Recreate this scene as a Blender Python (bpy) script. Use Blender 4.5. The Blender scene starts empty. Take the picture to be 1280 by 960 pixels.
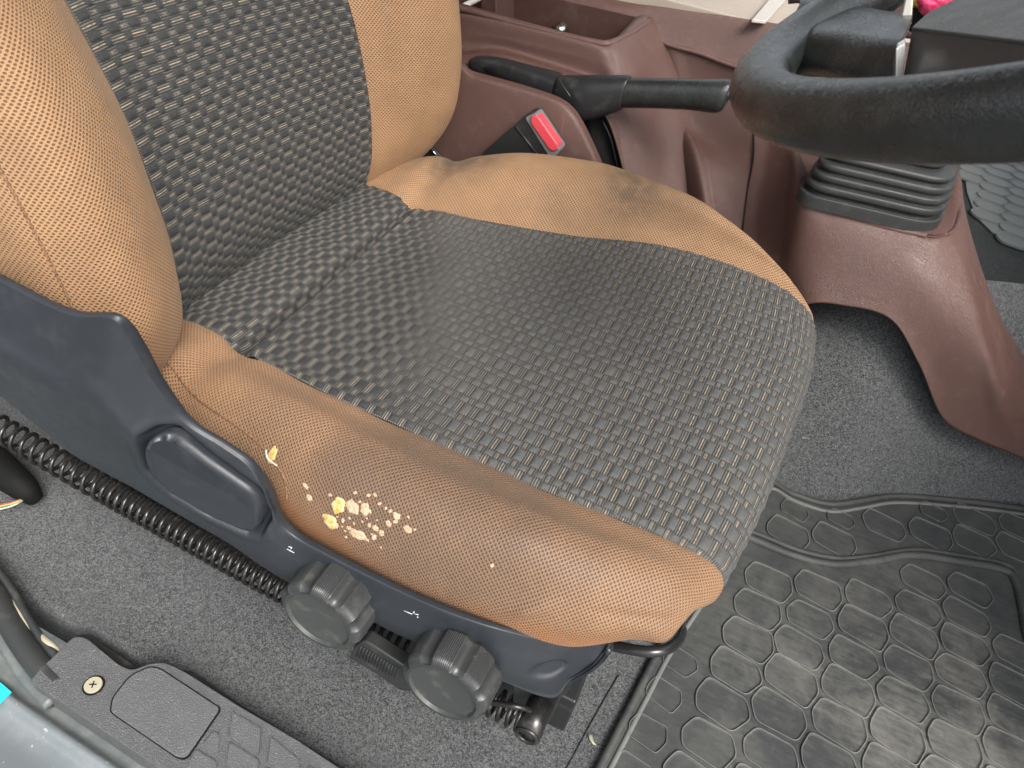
import bpy, bmesh, math, random
import numpy as np
from mathutils import Vector, Matrix
random.seed(7); rng = np.random.default_rng(7)
SC = bpy.context.scene
COL = SC.collection
# ------------------------------------------------------------------ camera
# world: X = vehicle forward, Y = across towards the passenger side, Z = up,
# origin at the rear near corner of the seat panel, metres.
F = 903.0
RC = np.array([[0.90390642, 0.36649111, -0.22053898],
               [0.40475502, -0.56617991, 0.71806245],
               [0.13829876, -0.73832552, -0.66011278]])
CP = np.array([0.42585089, -0.37687714, 0.41426551])
cam_d = bpy.data.cameras.new('camera'); cam = bpy.data.objects.new('camera', cam_d); COL.objects.link(cam)
m = Matrix([list(RC[i] * np.array([1, -1, -1])) + [CP[i]] for i in range(3)] + [[0, 0, 0, 1]])
cam.matrix_world = m
cam_d.sensor_width = 36; cam_d.lens = F / 1280 * 36
cam_d.clip_start = 0.01; cam_d.clip_end = 100
cam_d.dof.use_dof = True; cam_d.dof.focus_distance = 0.66; cam_d.dof.aperture_fstop = 15
SC.camera = cam
# ------------------------------------------------------------------ light
w = bpy.data.worlds.new('World'); SC.world = w; w.use_nodes = True
nt = w.node_tree; nt.nodes.clear()
sky = nt.nodes.new('ShaderNodeTexSky'); sky.sky_type = 'NISHITA'; sky.sun_disc = False
SUN_EL = math.radians(56); SUN_AZ = math.radians(200)     # azimuth measured in the XY plane below
sdir = Vector((0.50, -0.42, 0.74)).normalized()
sky.sun_elevation = math.asin(sdir.z); sky.sun_rotation = math.atan2(sdir.x, sdir.y)
sky.air_density = 1.0; sky.dust_density = 4.0; sky.ozone_density = 1.0
hs = nt.nodes.new('ShaderNodeHueSaturation'); hs.inputs['Saturation'].default_value = 0.35
bg = nt.nodes.new('ShaderNodeBackground'); bg.inputs[1].default_value = 0.15
ow = nt.nodes.new('ShaderNodeOutputWorld')
nt.links.new(sky.outputs[0], hs.inputs['Color']); nt.links.new(hs.outputs[0], bg.inputs[0]); nt.links.new(bg.outputs[0], ow.inputs[0])
sl = bpy.data.lights.new('sun', 'SUN'); sl.energy = 1.9; sl.angle = math.radians(28); sl.color = (1, 0.965, 0.91)
so = bpy.data.objects.new('sun', sl); COL.objects.link(so)
so.rotation_euler = (-sdir).to_track_quat('-Z', 'Y').to_euler()
vs = SC.view_settings; vs.view_transform = 'Standard'; vs.look = 'None'; vs.exposure = 0.94; vs.gamma = 1

# ------------------------------------------------------------------ helpers
def at(u, v, **k):
    """world point seen in direction (u, v) that lies on the plane X=, Y= or Z=."""
    d = RC @ np.array([(u - 640) / F, (v - 480) / F, 1.0])
    (a, val), = k.items(); i = 'XYZ'.index(a)
    return CP + (val - CP[i]) / d[i] * d
def cr1(P, t):
    P = np.asarray(P, float); n = len(P)
    i = np.clip(np.floor(t).astype(int), 0, n - 2); f = t - i
    p0 = np.where((i > 0)[:, None], P[np.maximum(i - 1, 0)].reshape(len(t), -1), (2 * P[i] - P[i + 1]).reshape(len(t), -1))
    p1 = P[i].reshape(len(t), -1); p2 = P[i + 1].reshape(len(t), -1)
    p3 = np.where((i < n - 2)[:, None], P[np.minimum(i + 2, n - 1)].reshape(len(t), -1), (2 * P[i + 1] - P[i]).reshape(len(t), -1))
    f = f[:, None]
    r = 0.5 * (2 * p1 + (p2 - p0) * f + (2 * p0 - 5 * p1 + 4 * p2 - p3) * f ** 2 + (3 * p1 - p0 - 3 * p2 + p3) * f ** 3)
    return r.reshape((len(t),) + P.shape[1:])
def surf(net, nu, nv, r0=0, r1=None, c0=0, c1=None):
    net = np.asarray(net, float)
    r1 = net.shape[0] - 1 if r1 is None else r1; c1 = net.shape[1] - 1 if c1 is None else c1
    A = cr1(net, np.linspace(r0, r1, nu))
    B = cr1(A.transpose(1, 0, 2), np.linspace(c0, c1, nv))
    return B.transpose(1, 0, 2)
def normals(G):
    a = np.gradient(G, axis=0); b = np.gradient(G, axis=1)
    n = np.cross(a, b); return n / (np.linalg.norm(n, axis=2, keepdims=True) + 1e-12)
def mk(name, verts, faces, mat=None, parent=None, smooth=True, uv=None):
    me = bpy.data.meshes.new(name)
    me.from_pydata([tuple(map(float, p)) for p in verts], [], faces)
    me.validate()
    if uv is not None:
        l = me.uv_layers.new(name='UVMap'); vi = np.empty(len(me.loops), int); me.loops.foreach_get('vertex_index', vi)
        l.data.foreach_set('uv', np.asarray(uv, np.float32)[vi].ravel())
    if smooth: me.polygons.foreach_set('use_smooth', [True] * len(me.polygons))
    if mat: me.materials.append(mat)
    o = bpy.data.objects.new(name, me); COL.objects.link(o)
    if parent: par(o, parent)
    return o
def par(o, p):
    o.parent = p; o.matrix_parent_inverse = WM(p).inverted()
def WM(o):
    mm = Matrix.LocRotScale(o.location, o.rotation_euler, o.scale)
    return (WM(o.parent) @ o.matrix_parent_inverse @ mm) if o.parent else mm
def grid(name, G, mat, parent=None, uv=None, flip=False, thick=0):
    n, m_ = G.shape[:2]
    idx = np.arange(n * m_).reshape(n, m_)
    q = np.stack([idx[:-1, :-1], idx[1:, :-1], idx[1:, 1:], idx[:-1, 1:]], -1).reshape(-1, 4)
    if flip: q = q[:, ::-1]
    if uv is None:
        du = np.linalg.norm(np.diff(G, axis=0), axis=2).mean(1); dv = np.linalg.norm(np.diff(G, axis=1), axis=2).mean(0)
        U = np.r_[0, np.cumsum(du)]; V = np.r_[0, np.cumsum(dv)]
        uv = np.stack(np.meshgrid(U, V, indexing='ij'), -1)
    o = mk(name, G.reshape(-1, 3), q.tolist(), mat, parent, uv=uv.reshape(-1, 2))
    if thick:
        s = o.modifiers.new('solidify', 'SOLIDIFY'); s.thickness = thick; s.offset = -1
    return o
def tube(name, pts, r, mat, parent=None, seg=10, closed=False, n=0, caps=True):
    P = np.asarray(pts, float)
    if n: P = cr1(P, np.linspace(0, len(P) - 1, n))
    r = np.full(len(P), r) if np.isscalar(r) else (np.interp(np.linspace(0, 1, len(P)), np.linspace(0, 1, len(r)), r))
    T = np.gradient(P, axis=0)
    if closed: T = np.roll(P, -1, 0) - np.roll(P, 1, 0)
    T /= np.linalg.norm(T, axis=1, keepdims=True) + 1e-12
    N = np.cross(T[0], [0.3, 0.2, 0.9]); N /= np.linalg.norm(N)
    vs_, fs = [], []
    for i in range(len(P)):
        N = N - T[i] * N.dot(T[i]); N /= np.linalg.norm(N); B = np.cross(T[i], N)
        for k in range(seg):
            a = 2 * math.pi * k / seg
            vs_.append(P[i] + r[i] * (math.cos(a) * N + math.sin(a) * B))
    L = len(P)
    for i in range(L if closed else L - 1):
        for k in range(seg):
            j = (i + 1) % L; k2 = (k + 1) % seg
            fs.append([i * seg + k, i * seg + k2, j * seg + k2, j * seg + k])
    if caps and not closed:
        fs.append(list(range(seg))[::-1]); fs.append([(L - 1) * seg + k for k in range(seg)])
    return mk(name, vs_, fs, mat, parent)
def prism(name, top, down, mat, parent=None, bevel=0.0, bseg=3, smooth=True):
    """closed outline 'top' extruded by the vector 'down', with bevelled edges."""
    top = [Vector(map(float, p)) for p in top]; d = Vector(down); n = len(top)
    vs_ = top + [p + d for p in top]
    fs = [list(range(n)), list(range(2 * n - 1, n - 1, -1))] + [[i, n + i, n + (i + 1) % n, (i + 1) % n] for i in range(n)]
    o = mk(name, vs_, fs, mat, parent, smooth)
    bm = bmesh.new(); bm.from_mesh(o.data); bmesh.ops.recalc_face_normals(bm, faces=bm.faces); bm.to_mesh(o.data); bm.free()
    if smooth: o.data.polygons.foreach_set('use_smooth', [True] * len(o.data.polygons))
    if bevel:
        b = o.modifiers.new('bevel', 'BEVEL'); b.width = bevel; b.segments = bseg; b.limit_method = 'ANGLE'; b.angle_limit = math.radians(35)
        b.harden_normals = True
    return o
def roundpoly(P, r, k=4):
    """2-D/3-D outline with its corners rounded."""
    P = [np.asarray(p, float) for p in P]; out = []; n = len(P)
    for i in range(n):
        a, b, c = P[i - 1], P[i], P[(i + 1) % n]
        la, lc = np.linalg.norm(a - b), np.linalg.norm(c - b)
        rr = min(r, la * .45, lc * .45)
        s, e = b + (a - b) / la * rr, b + (c - b) / lc * rr
        for j in range(k + 1):
            t = j / k; out.append((1 - t) ** 2 * s + 2 * t * (1 - t) * b + t * t * e)
    return out
def thing(name, label, cat, loc, group=None):
    o = bpy.data.objects.new(name, None); COL.objects.link(o); o.location = tuple(map(float, loc)); o.empty_display_size = .02
    return tag(o, label, cat, group)
def tag(o, label, cat, group=None):
    o['label'] = label; o['category'] = cat
    if group: o['group'] = group
    return o
def struct(o): o['kind'] = 'structure'; return o
def stuff(o): o['kind'] = 'stuff'; return o

# ------------------------------------------------------------------ materials
class N:
    """little expression builder on a material's node tree"""
    def __init__(s, name):
        s.m = bpy.data.materials.new(name); s.m.use_nodes = True; s.t = s.m.node_tree; s.t.nodes.clear()
        s.out = s.t.nodes.new('ShaderNodeOutputMaterial'); s.b = s.t.nodes.new('ShaderNodeBsdfPrincipled')
        s.t.links.new(s.b.outputs[0], s.out.inputs[0])
        s.tc = s.t.nodes.new('ShaderNodeTexCoord')
        s.obj = s.t.nodes.new('ShaderNodeNewGeometry').outputs['Position']; s.uv = s.tc.outputs['UV']
    def lk(s, inp, v):
        if hasattr(v, 'is_output'): s.t.links.new(v, inp)
        else: inp.default_value = v
    def math(s, op, a, b=0.0, c=0.0):
        n = s.t.nodes.new('ShaderNodeMath'); n.operation = op
        s.lk(n.inputs[0], a); s.lk(n.inputs[1], b); s.lk(n.inputs[2], c); return n.outputs[0]
    def vm(s, op, a, b=(0, 0, 0), out=0):
        n = s.t.nodes.new('ShaderNodeVectorMath'); n.operation = op
        s.lk(n.inputs[0], a)
        if op == 'SCALE': s.lk(n.inputs[3], b)
        else: s.lk(n.inputs[1], b)
        return n.outputs['Value'] if out else n.outputs[0]
    def sep(s, v):
        n = s.t.nodes.new('ShaderNodeSeparateXYZ'); s.lk(n.inputs[0], v); return n.outputs
    def noise(s, vec, scale, detail=2, rough=.5, dist=0.0, col=False):
        n = s.t.nodes.new('ShaderNodeTexNoise'); s.lk(n.inputs['Vector'], vec); n.inputs['Scale'].default_value = scale
        n.inputs['Detail'].default_value = detail; n.inputs['Roughness'].default_value = rough; n.inputs['Distortion'].default_value = dist
        return n.outputs[1 if col else 0]
    def voro(s, vec, scale, feature='F1', rnd=1.0, out='Distance'):
        n = s.t.nodes.new('ShaderNodeTexVoronoi'); n.feature = feature; s.lk(n.inputs['Vector'], vec); n.inputs['Scale'].default_value = scale
        n.inputs['Randomness'].default_value = rnd; return n.outputs[out]
    def ramp(s, f, a, b, lo=0.0, hi=1.0, smooth=True):
        n = s.t.nodes.new('ShaderNodeMapRange'); n.interpolation_type = 'SMOOTHSTEP' if smooth else 'LINEAR'
        s.lk(n.inputs[0], f); n.inputs[1].default_value = a; n.inputs[2].default_value = b; n.inputs[3].default_value = lo; n.inputs[4].default_value = hi
        return n.outputs[0]
    def mix(s, f, a, b, mode='MIX'):
        n = s.t.nodes.new('ShaderNodeMix'); n.data_type = 'RGBA'; n.blend_type = mode
        s.lk(n.inputs[0], f); s.lk(n.inputs[6], a if hasattr(a, 'is_output') else tuple(a) + (1,)); s.lk(n.inputs[7], b if hasattr(b, 'is_output') else tuple(b) + (1,))
        return n.outputs[2]
    def bump(s, h, strength=.5, dist=.001, prev=None):
        n = s.t.nodes.new('ShaderNodeBump'); n.inputs['Strength'].default_value = strength; n.inputs['Distance'].default_value = dist
        s.lk(n.inputs['Height'], h)
        if prev is not None: s.t.links.new(prev, n.inputs['Normal'])
        return n.outputs[0]
    def set(s, col=None, rough=None, spec=None, nrm=None, metal=None, sheen=None, sheen_tint=None, coat=None):
        i = s.b.inputs
        if col is not None: s.lk(i['Base Color'], col if hasattr(col, 'is_output') else tuple(col) + (1,))
        if rough is not None: s.lk(i['Roughness'], rough)
        if spec is not None: s.lk(i['Specular IOR Level'], spec)
        if metal is not None: s.lk(i['Metallic'], metal)
        if nrm is not None: s.lk(i['Normal'], nrm)
        if sheen is not None:
            i['Sheen Weight'].default_value = sheen; i['Sheen Roughness'].default_value = .4
            if sheen_tint: i['Sheen Tint'].default_value = tuple(sheen_tint) + (1,)
        return s.m
    def spot(s, p, r0, r1):
        d = s.vm('DISTANCE', s.obj, tuple(map(float, p)), out=1); return s.ramp(d, r0, r1, 1, 0)

def mat_plastic(name, col, rough=.42, grain=900., gs=.25, spec=.5, dust=.25, dustcol=(.3, .3, .28), leather=False, var=.25):
    n = N(name)
    big = n.noise(n.obj, 9, 4, .6); mid = n.noise(n.obj, 60, 4, .6)
    c = n.mix(n.ramp(big, .3, .7, 0, var), col, tuple(x * 1.35 + .004 for x in col))
    dm = n.math('MULTIPLY', n.ramp(mid, .52, .78), dust)
    c = n.mix(dm, c, dustcol)
    speck = n.math('GREATER_THAN', n.noise(n.obj, 420, 2, .5), .76)
    c = n.mix(n.math('MULTIPLY', speck, dust * 1.6), c, (.55, .54, .5))
    r = n.math('ADD', n.ramp(mid, .3, .8, -.05, .12), rough)
    if leather:
        v = n.voro(n.vm('ADD', n.obj, n.vm('SCALE', n.noise(n.obj, 260, 2, col=True), .0018)), grain, 'DISTANCE_TO_EDGE')
        b1 = n.bump(n.ramp(v, 0, .22), gs, .0005)
    else:
        b1 = n.bump(n.noise(n.obj, grain, 2, .55), gs, .0006)
    return n.set(c, r, spec, b1)

M = {}
M['shield'] = mat_plastic('slate_plastic', (.021, .024, .029), .36, 1500, .16, .5, .03, var=.08)
M['black'] = mat_plastic('black_plastic', (.018, .019, .020), .38, 1400, .10, .5, .10)
M['knob'] = mat_plastic('knob_plastic', (.032, .034, .034), .36, 1600, .10, .5, .14, (.3, .28, .22))
M['knob_face'] = mat_plastic('knob_face_plastic', (.042, .046, .044), .46, 1800, .12, .45, .16, (.3, .28, .22))
M['sill'] = mat_plastic('grained_sill_plastic', (.108, .111, .114), .44, 620, .95, .5, .14, leather=True)
M['sillpad'] = mat_plastic('sill_cover_plastic', (.118, .121, .125), .44, 620, .9, .5, .10, leather=True)
M['brown'] = mat_plastic('brown_grained_plastic', (.108, .058, .048), .35, 800, .45, .5, .12, (.30, .22, .19), leather=True, var=.15)
M['brown_dark'] = mat_plastic('brown_smooth_plastic', (.070, .036, .030), .42, 1200, .12, .5, .12, (.30, .22, .19))
M['rubber'] = mat_plastic('black_rubber', (.030, .032, .032), .48, 1300, .12, .45, .12)
M['void'] = mat_plastic('dark_recess', (.006, .006, .006), .7, 1300, .1, .2, 0)
M['beige'] = mat_plastic('beige_trim', (.36, .31, .26), .55, 1200, .2, .4, .1, (.5, .45, .4))
M['shelf_light'] = mat_plastic('pale_trim', (.44, .41, .37), .5, 1200, .2, .4, .1, (.5, .45, .4))
M['bezel'] = mat_plastic('grey_bezel', (.16, .16, .16), .3, 900, .05, .5, .05)
M['metal'] = N('black_painted_steel').set((.02, .02, .021), .22, .6)
n = N('spring_steel'); M['spring'] = n.set(n.mix(n.ramp(n.noise(n.obj, 120, 3), .5, .75), (.035, .034, .033), (.08, .07, .06)), n.ramp(n.noise(n.obj, 200, 2), .3, .7, .18, .36), .8, metal=.55)
M['chrome'] = N('chrome_trim').set((.75, .76, .76), .16, metal=1.0)
M['silver'] = N('satin_silver').set((.70, .70, .68), .32, metal=.6)
M['white_plastic'] = N('white_plastic').set((.62, .60, .55), .4)
M['red'] = mat_plastic('red_button', (.62, .060, .080), .33, 900, .05, .5, .06, (.8, .4, .4), var=.1)
M['cyan'] = N('cyan_sticker').set((.02, .60, .66), .4)
M['cable'] = mat_plastic('beige_cable', (.36, .33, .24), .5, 500, .1, .4, .2)
M['white_mark'] = N('white_print').set((.55, .57, .58), .5)
for nm, c in dict(pink=(.55, .02, .10), yellow=(.75, .42, .06), red_wire=(.4, .03, .02), green_wire=(.05, .25, .08), yellow_wire=(.5, .4, .1)).items():
    n = N(nm); M[nm] = n.set(n.mix(n.ramp(n.noise(n.obj, 200, 3), .35, .7), c, tuple(min(1, x * 1.5 + .05) for x in c)), .5)

# wheel leather
n = N('steering_leather')
v1 = n.voro(n.vm('ADD', n.obj, n.vm('SCALE', n.noise(n.obj, 200, 2, col=True), .0025)), 620, 'DISTANCE_TO_EDGE')
b = n.bump(n.ramp(v1, 0, .25), .26, .0006); b = n.bump(n.noise(n.obj, 70, 3), .12, .002, b)
wc = n.mix(n.ramp(n.noise(n.obj, 30, 4, .6), .4, .75), (.015, .017, .017), (.036, .039, .037))
wc = n.mix(n.math('MULTIPLY', n.ramp(n.noise(n.obj, 160, 3), .6, .75), .10), wc, (.16, .16, .15))
M['wheel'] = n.set(wc, n.ramp(n.noise(n.obj, 40, 3), .3, .7, .20, .30), .75, b)

# painted sill
n = N('silver_blue_paint')
pc = n.mix(n.ramp(n.noise(n.obj, 25, 5, .65), .35, .75), (.15, .172, .18), (.21, .228, .232))
pc = n.mix(n.math('MULTIPLY', n.math('GREATER_THAN', n.noise(n.obj, 260, 2), .72), .5), pc, (.6, .6, .58))
M['paint'] = n.set(pc, n.ramp(n.noise(n.obj, 30, 4), .3, .7, .28, .5), .5)
n = N('dusty_grey_paint'); M['paint2'] = n.set(n.mix(n.ramp(n.noise(n.obj, 45, 5, .65), .35, .75), (.10, .112, .11), (.17, .18, .17)), .45, .5)

# carpet
def mat_carpet(name, base, light, sc=1.0):
    n = N(name)
    fine = n.noise(n.obj, 820 * sc, 3, .75, 1.5); mid = n.noise(n.obj, 300 * sc, 4, .8, 1.0); big = n.noise(n.obj, 14, 4, .6)
    f = n.math('ADD', n.math('MULTIPLY', fine, .68), n.math('MULTIPLY', mid, .32))
    c = n.mix(n.ramp(f, .43, .60), base, light)
    c = n.mix(n.ramp(big, .35, .7, 0, .22), c, tuple(x * .55 + .01 for x in light))
    lint = n.math('GREATER_THAN', n.noise(n.obj, 260, 1, .4, .3), .775)
    c = n.mix(n.math('MULTIPLY', lint, .55), c, (.5, .48, .42))
    b = n.bump(f, 1.0, .0030); b = n.bump(big, .3, .01, b)
    return n.set(c, .95, .15, b, sheen=.25, sheen_tint=(.6, .62, .65))
M['carpet'] = mat_carpet('grey_needle_carpet', (.010, .0105, .0115), (.235, .242, .243))
M['carpet_dark'] = mat_carpet('dark_needle_carpet', (.018, .021, .021), (.15, .165, .16), .9)

# rubber mat with dust
def mat_mat(name, dust, base=(.032, .035, .035)):
    n = N(name)
    d1 = n.noise(n.obj, 8, 5, .62, .6); d2 = n.noise(n.obj, 90, 5, .7, .5); d3 = n.noise(n.vm('MULTIPLY', n.obj, (1, 6, 1)), 40, 4, .6)
    px = n.spot((.78, .10, -.26), .02, .30)
    f = n.math('MULTIPLY', n.ramp(n.math('ADD', n.math('MULTIPLY', d1, .6), n.math('ADD', n.math('MULTIPLY', d2, .25), n.math('MULTIPLY', d3, .25))), .42, .72), n.math('ADD', n.math('MULTIPLY', px, dust), dust * .35))
    c = n.mix(f, base, (.20, .195, .175))
    sp = n.math('GREATER_THAN', n.noise(n.obj, 300, 2, .5), .77)
    c = n.mix(n.math('MULTIPLY', sp, .3), c, (.5, .48, .45))
    b = n.bump(n.noise(n.obj, 700, 3, .6), .25, .0006); b = n.bump(n.noise(n.obj, 45, 3), .25, .002, b)
    return n.set(c, n.ramp(f, 0, .6, .62, .85), .5, b)
M['mat'] = mat_mat('dusty_black_rubber_mat', .60)
M['mat_edge'] = mat_mat('worn_rubber_ridge', 1.0, (.12, .125, .12))
M['mat_far'] = mat_mat('pale_dusty_rubber_mat', .2, (.28, .30, .29))

# tan mesh fabric (UV in metres)
def mat_tan(name, base=(.43, .258, .140), soil=None, spots=(), orange=None):
    n = N(name)
    P = .0037
    uv = n.vm('SCALE', n.vm('ADD', n.uv, n.vm('SCALE', n.noise(n.uv, 60, 2, col=True), .0008)), 1 / P)
    def lat(off):
        f = n.vm('FRACTION', n.vm('ADD', uv, (off, off, 0)))
        s_ = n.sep(n.vm('SUBTRACT', f, (.5, .5, 0)))
        return n.math('SQRT', n.math('ADD', n.math('POWER', n.math('ABSOLUTE', s_[0]), 2), n.math('MULTIPLY', n.math('POWER', n.math('ABSOLUTE', s_[1]), 2), 1.7)))
    d = n.math('MINIMUM', lat(0), lat(.5))
    pit = n.ramp(d, .13, .33, 1, 0)
    thr = n.noise(n.uv, 2600, 2, .6)
    col = n.mix(n.ramp(n.noise(n.obj, 30, 4, .6), .3, .7), tuple(x * .90 for x in base), tuple(x * 1.08 for x in base))
    col = n.mix(n.ramp(thr, .3, .7, 0, .35), col, tuple(x * .62 for x in base))
    if orange:   # lower face, a stronger orange cloth
        col = n.mix(n.ramp(n.sep(n.obj)[2], orange[0], orange[1], 1, 0), col, (.42, .165, .055))
    if soil:
        fs_ = None
        for p, r0, r1, k in soil:
            q = n.math('MULTIPLY', n.spot(p, r0, r1), k); fs_ = q if fs_ is None else n.math('MAXIMUM', fs_, q)
        fs_ = n.math('MULTIPLY', fs_, n.ramp(n.noise(n.obj, 55, 5, .65), .25, .6, .82, 1))
        col = n.mix(fs_, col, (.150, .100, .068))
    for p, r, k in spots:
        q = n.math('MULTIPLY', n.spot(p, 0, r), n.ramp(n.noise(n.obj, 70, 4, .6), .3, .65, .3, 1))
        col = n.mix(n.math('MULTIPLY', q, k), col, (.085, .070, .055))
    col = n.mix(n.math('MULTIPLY', pit, .86), col, (.080, .036, .016))
    h = n.math('SUBTRACT', n.math('MULTIPLY', thr, .18), pit)
    b = n.bump(h, .75, .0009); b = n.bump(n.noise(n.obj, 35, 3, .5), .20, .006, b)
    ro = .62
    if soil: ro = n.ramp(fs_, 0, .8, .72, .40)
    return n.set(col, ro, .35, b, sheen=.15, sheen_tint=(1, .8, .6))

# woven panel
NCOL = 15.0
def mat_weave():
    n = N('charcoal_woven_ground')
    s_ = n.sep(n.uv)
    u = s_[0]; fu = n.math('FRACT', n.math('ADD', u, 100)); small = n.math('GREATER_THAN', fu, .66)
    v = n.math('ADD', s_[1], n.math('MULTIPLY', small, .5)); fv = n.math('FRACT', n.math('ADD', v, 100))
    stripe = n.math('SINE', n.math('MULTIPLY', s_[1], 2 * math.pi * 7.0))
    fib = n.noise(n.obj, 2600, 2, .6)
    c = n.mix(n.ramp(stripe, -.6, .6), (.040, .038, .035), (.128, .123, .113))
    th = n.math('MULTIPLY', n.math('GREATER_THAN', fv, .74), n.math('LESS_THAN', fv, .80))
    edge = n.math('MULTIPLY', n.math('GREATER_THAN', n.math('ABSOLUTE', n.math('SUBTRACT', fu, .33)), .03), 1.0)
    vis = n.math('MULTIPLY', n.ramp(n.noise(n.obj, 260, 2, .5), .36, .58, .15, 1), n.math('SUBTRACT', 1.0, n.math('MULTIPLY', n.spot((.24, .14, 0), .06, .24), .8)))
    c = n.mix(n.math('MULTIPLY', th, vis), c, (.33, .26, .17))
    e1 = n.math('MINIMUM', n.math('MINIMUM', fu, n.math('SUBTRACT', 1.0, fu)), n.math('ABSOLUTE', n.math('SUBTRACT', fu, .66)))
    e2 = n.math('MINIMUM', n.math('MINIMUM', fv, n.math('SUBTRACT', 1.0, fv)), n.math('ABSOLUTE', n.math('SUBTRACT', fv, .56)))
    c = n.mix(n.ramp(n.math('MINIMUM', e1, n.math('MULTIPLY', e2, .9)), .02, .055, .45, 0), c, (.020, .020, .020))
    h = n.math('ADD', n.math('MULTIPLY', stripe, .7), n.math('MULTIPLY', fib, .5))
    b = n.bump(n.math('ADD', h, n.math('MULTIPLY', th, 1.2)), .6, .0006)
    return n.set(c, .60, .4, b, sheen=.08, sheen_tint=(.8, .85, .85))
M['weave'] = mat_weave()
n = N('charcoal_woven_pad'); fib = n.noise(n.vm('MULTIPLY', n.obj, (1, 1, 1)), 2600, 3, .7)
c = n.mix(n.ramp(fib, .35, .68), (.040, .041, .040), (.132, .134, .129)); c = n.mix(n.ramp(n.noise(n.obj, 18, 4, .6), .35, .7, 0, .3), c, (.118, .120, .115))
xyz = n.sep(n.obj); nap_shade = n.math('ADD', n.math('ADD', xyz[0], n.math('MULTIPLY', xyz[1], .45)), n.math('MULTIPLY', n.math('SUBTRACT', n.noise(n.obj, 9, 3), .5), .10))
c = n.mix(n.ramp(nap_shade, .19, .275, .88, 0), c, (.016, .017, .017))  # nap sheen put into the colour: pads darker at cushion rear and backrest
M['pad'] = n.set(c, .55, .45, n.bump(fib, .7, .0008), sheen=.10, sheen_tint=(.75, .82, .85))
n = N('exposed_foam'); M['foam'] = n.set(n.mix(n.ramp(n.noise(n.obj, 220, 4, .7), .40, .62), (.66, .50, .28), (.58, .34, .06)), .8, .2, n.bump(n.noise(n.obj, 900, 3), .8, .001))
n = N('backing_scrim'); M['scrim'] = n.set(n.mix(n.ramp(n.noise(n.obj, 500, 4, .7), .35, .65), (.40, .26, .16), (.60, .47, .32)), .8, .2, n.bump(n.noise(n.obj, 1100, 3), .8, .001))
n = N('seam_thread'); M['thread'] = n.set(n.mix(n.ramp(n.noise(n.obj, 900, 2), .4, .6), (.10, .05, .025), (.27, .15, .08)), .8)

# ================================================================== SETTING
def plane(name, x0, x1, y0, y1, z, mat, nx=2, ny=2):
    G = np.zeros((nx, ny, 3)); G[..., 0] = np.linspace(x0, x1, nx)[:, None]; G[..., 1] = np.linspace(y0, y1, ny)[None]; G[..., 2] = z
    return grid(name, G, mat)
FZ = -.265
# cab floor carpet with a gentle roll and the raised side of the engine tunnel
xs = np.linspace(-1.2, 2.2, 120); cols = []
G = np.zeros((120, 40, 3))
for i, x in enumerate(xs):
    edge = np.interp(x, [-1.2, .45, .57, .64, .73, .90, 1.2, 2.2], [.36, .36, .372, .38, .435, .515, .60, .8])
    prof = [(-.185, FZ - .05), (-.18, FZ - .002), (-.15, FZ), (.0, FZ), (edge - .05, FZ), (edge - .004, FZ + .002), (edge + .018, FZ + .03), (edge + .078, FZ + .13), (edge + .14, FZ + .22), (edge + .18, FZ + .25)]
    hf = np.interp(x, [.42, .62], [.30, 1]); prof = [(a_, b_ if b_ <= FZ + .01 else FZ + (b_ - FZ) * hf) for a_, b_ in prof]
    pp = cr1(np.array(prof), np.linspace(0, len(prof) - 1, 40))
    G[i, :, 0] = x; G[i, :, 1] = pp[:, 0]; G[i, :, 2] = pp[:, 1]
carp = struct(grid('floor_carpet', G, M['carpet']))
struct(plane('passenger_floor', .50, 3.5, .62, 3.2, -.150, M['carpet_dark']))
struct(plane('rear_floor', -1.5, .50, .46, 3.2, -.20, M['carpet_dark']))
# carpet hem along the mat
tube('carpet_seam', [(.44, -.16, FZ + .001), (.452, -.10, FZ + .001), (.462, -.03, FZ + .001), (.47, .02, FZ + .001)], .0011, M['carpet_dark'], n=20, seg=6)['kind'] = 'structure'
# outer ground far below the cab door
struct(plane('ground', -6, 6, -8, 8, -1.2, M['paint2']))
def slab(name, x0, x1, y0, y1, z0, z1, mat):
    return struct(prism(name, [(x0, y0, z1), (x1, y0, z1), (x1, y1, z1), (x0, y1, z1)], (0, 0, z0 - z1), mat, None, .01, 2))
slab('cab_roof_blocker', -.62, .62, -.10, 1.75, .98, 1.02, M['beige'])  # unseen cab roof, added to cut the light from above
slab('cab_rear_wall_blocker', -.66, -.62, -.20, 1.75, -.30, 1.02, M['beige'])  # unseen rear wall, added for deeper contrast around the backrest
slab('dashboard_blocker', 1.12, 1.60, -.15, 1.75, .18, .46, M['brown'])  # unseen dash slab, added to shade the driver footwell
slab('firewall', 1.58, 1.62, -.20, 1.75, -.30, .20, M['carpet_dark'])

# ---- driver's rubber mat ------------------------------------------------
dm = thing('floor_mat', 'black ribbed rubber floor mat with hexagon tread and dusty footprints in the driver footwell', 'floor mat', (.7, .15, FZ))
MZ = FZ + .004
left = [at(742, 975, Z=MZ), at(790, 880, Z=MZ), at(832, 800, Z=MZ), (.53, .20, MZ), (.545, .30, MZ), at(957, 603, Z=MZ)]
far = [at(990, 618, Z=MZ), at(1035, 631, Z=MZ), at(1075, 627, Z=MZ), at(1120, 621, Z=MZ), at(1200, 627, Z=MZ), at(1285, 638, Z=MZ), (1.15, .60, MZ)]
rim = cr1(np.array(left + far), np.linspace(0, len(left) + len(far) - 1, 120))
out = [tuple(p) for p in rim] + [(1.15, -.25, MZ), (.45, -.25, MZ)]
prism('mat_base', out, (0, 0, -.003), M['mat'], dm, smooth=False)
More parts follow.
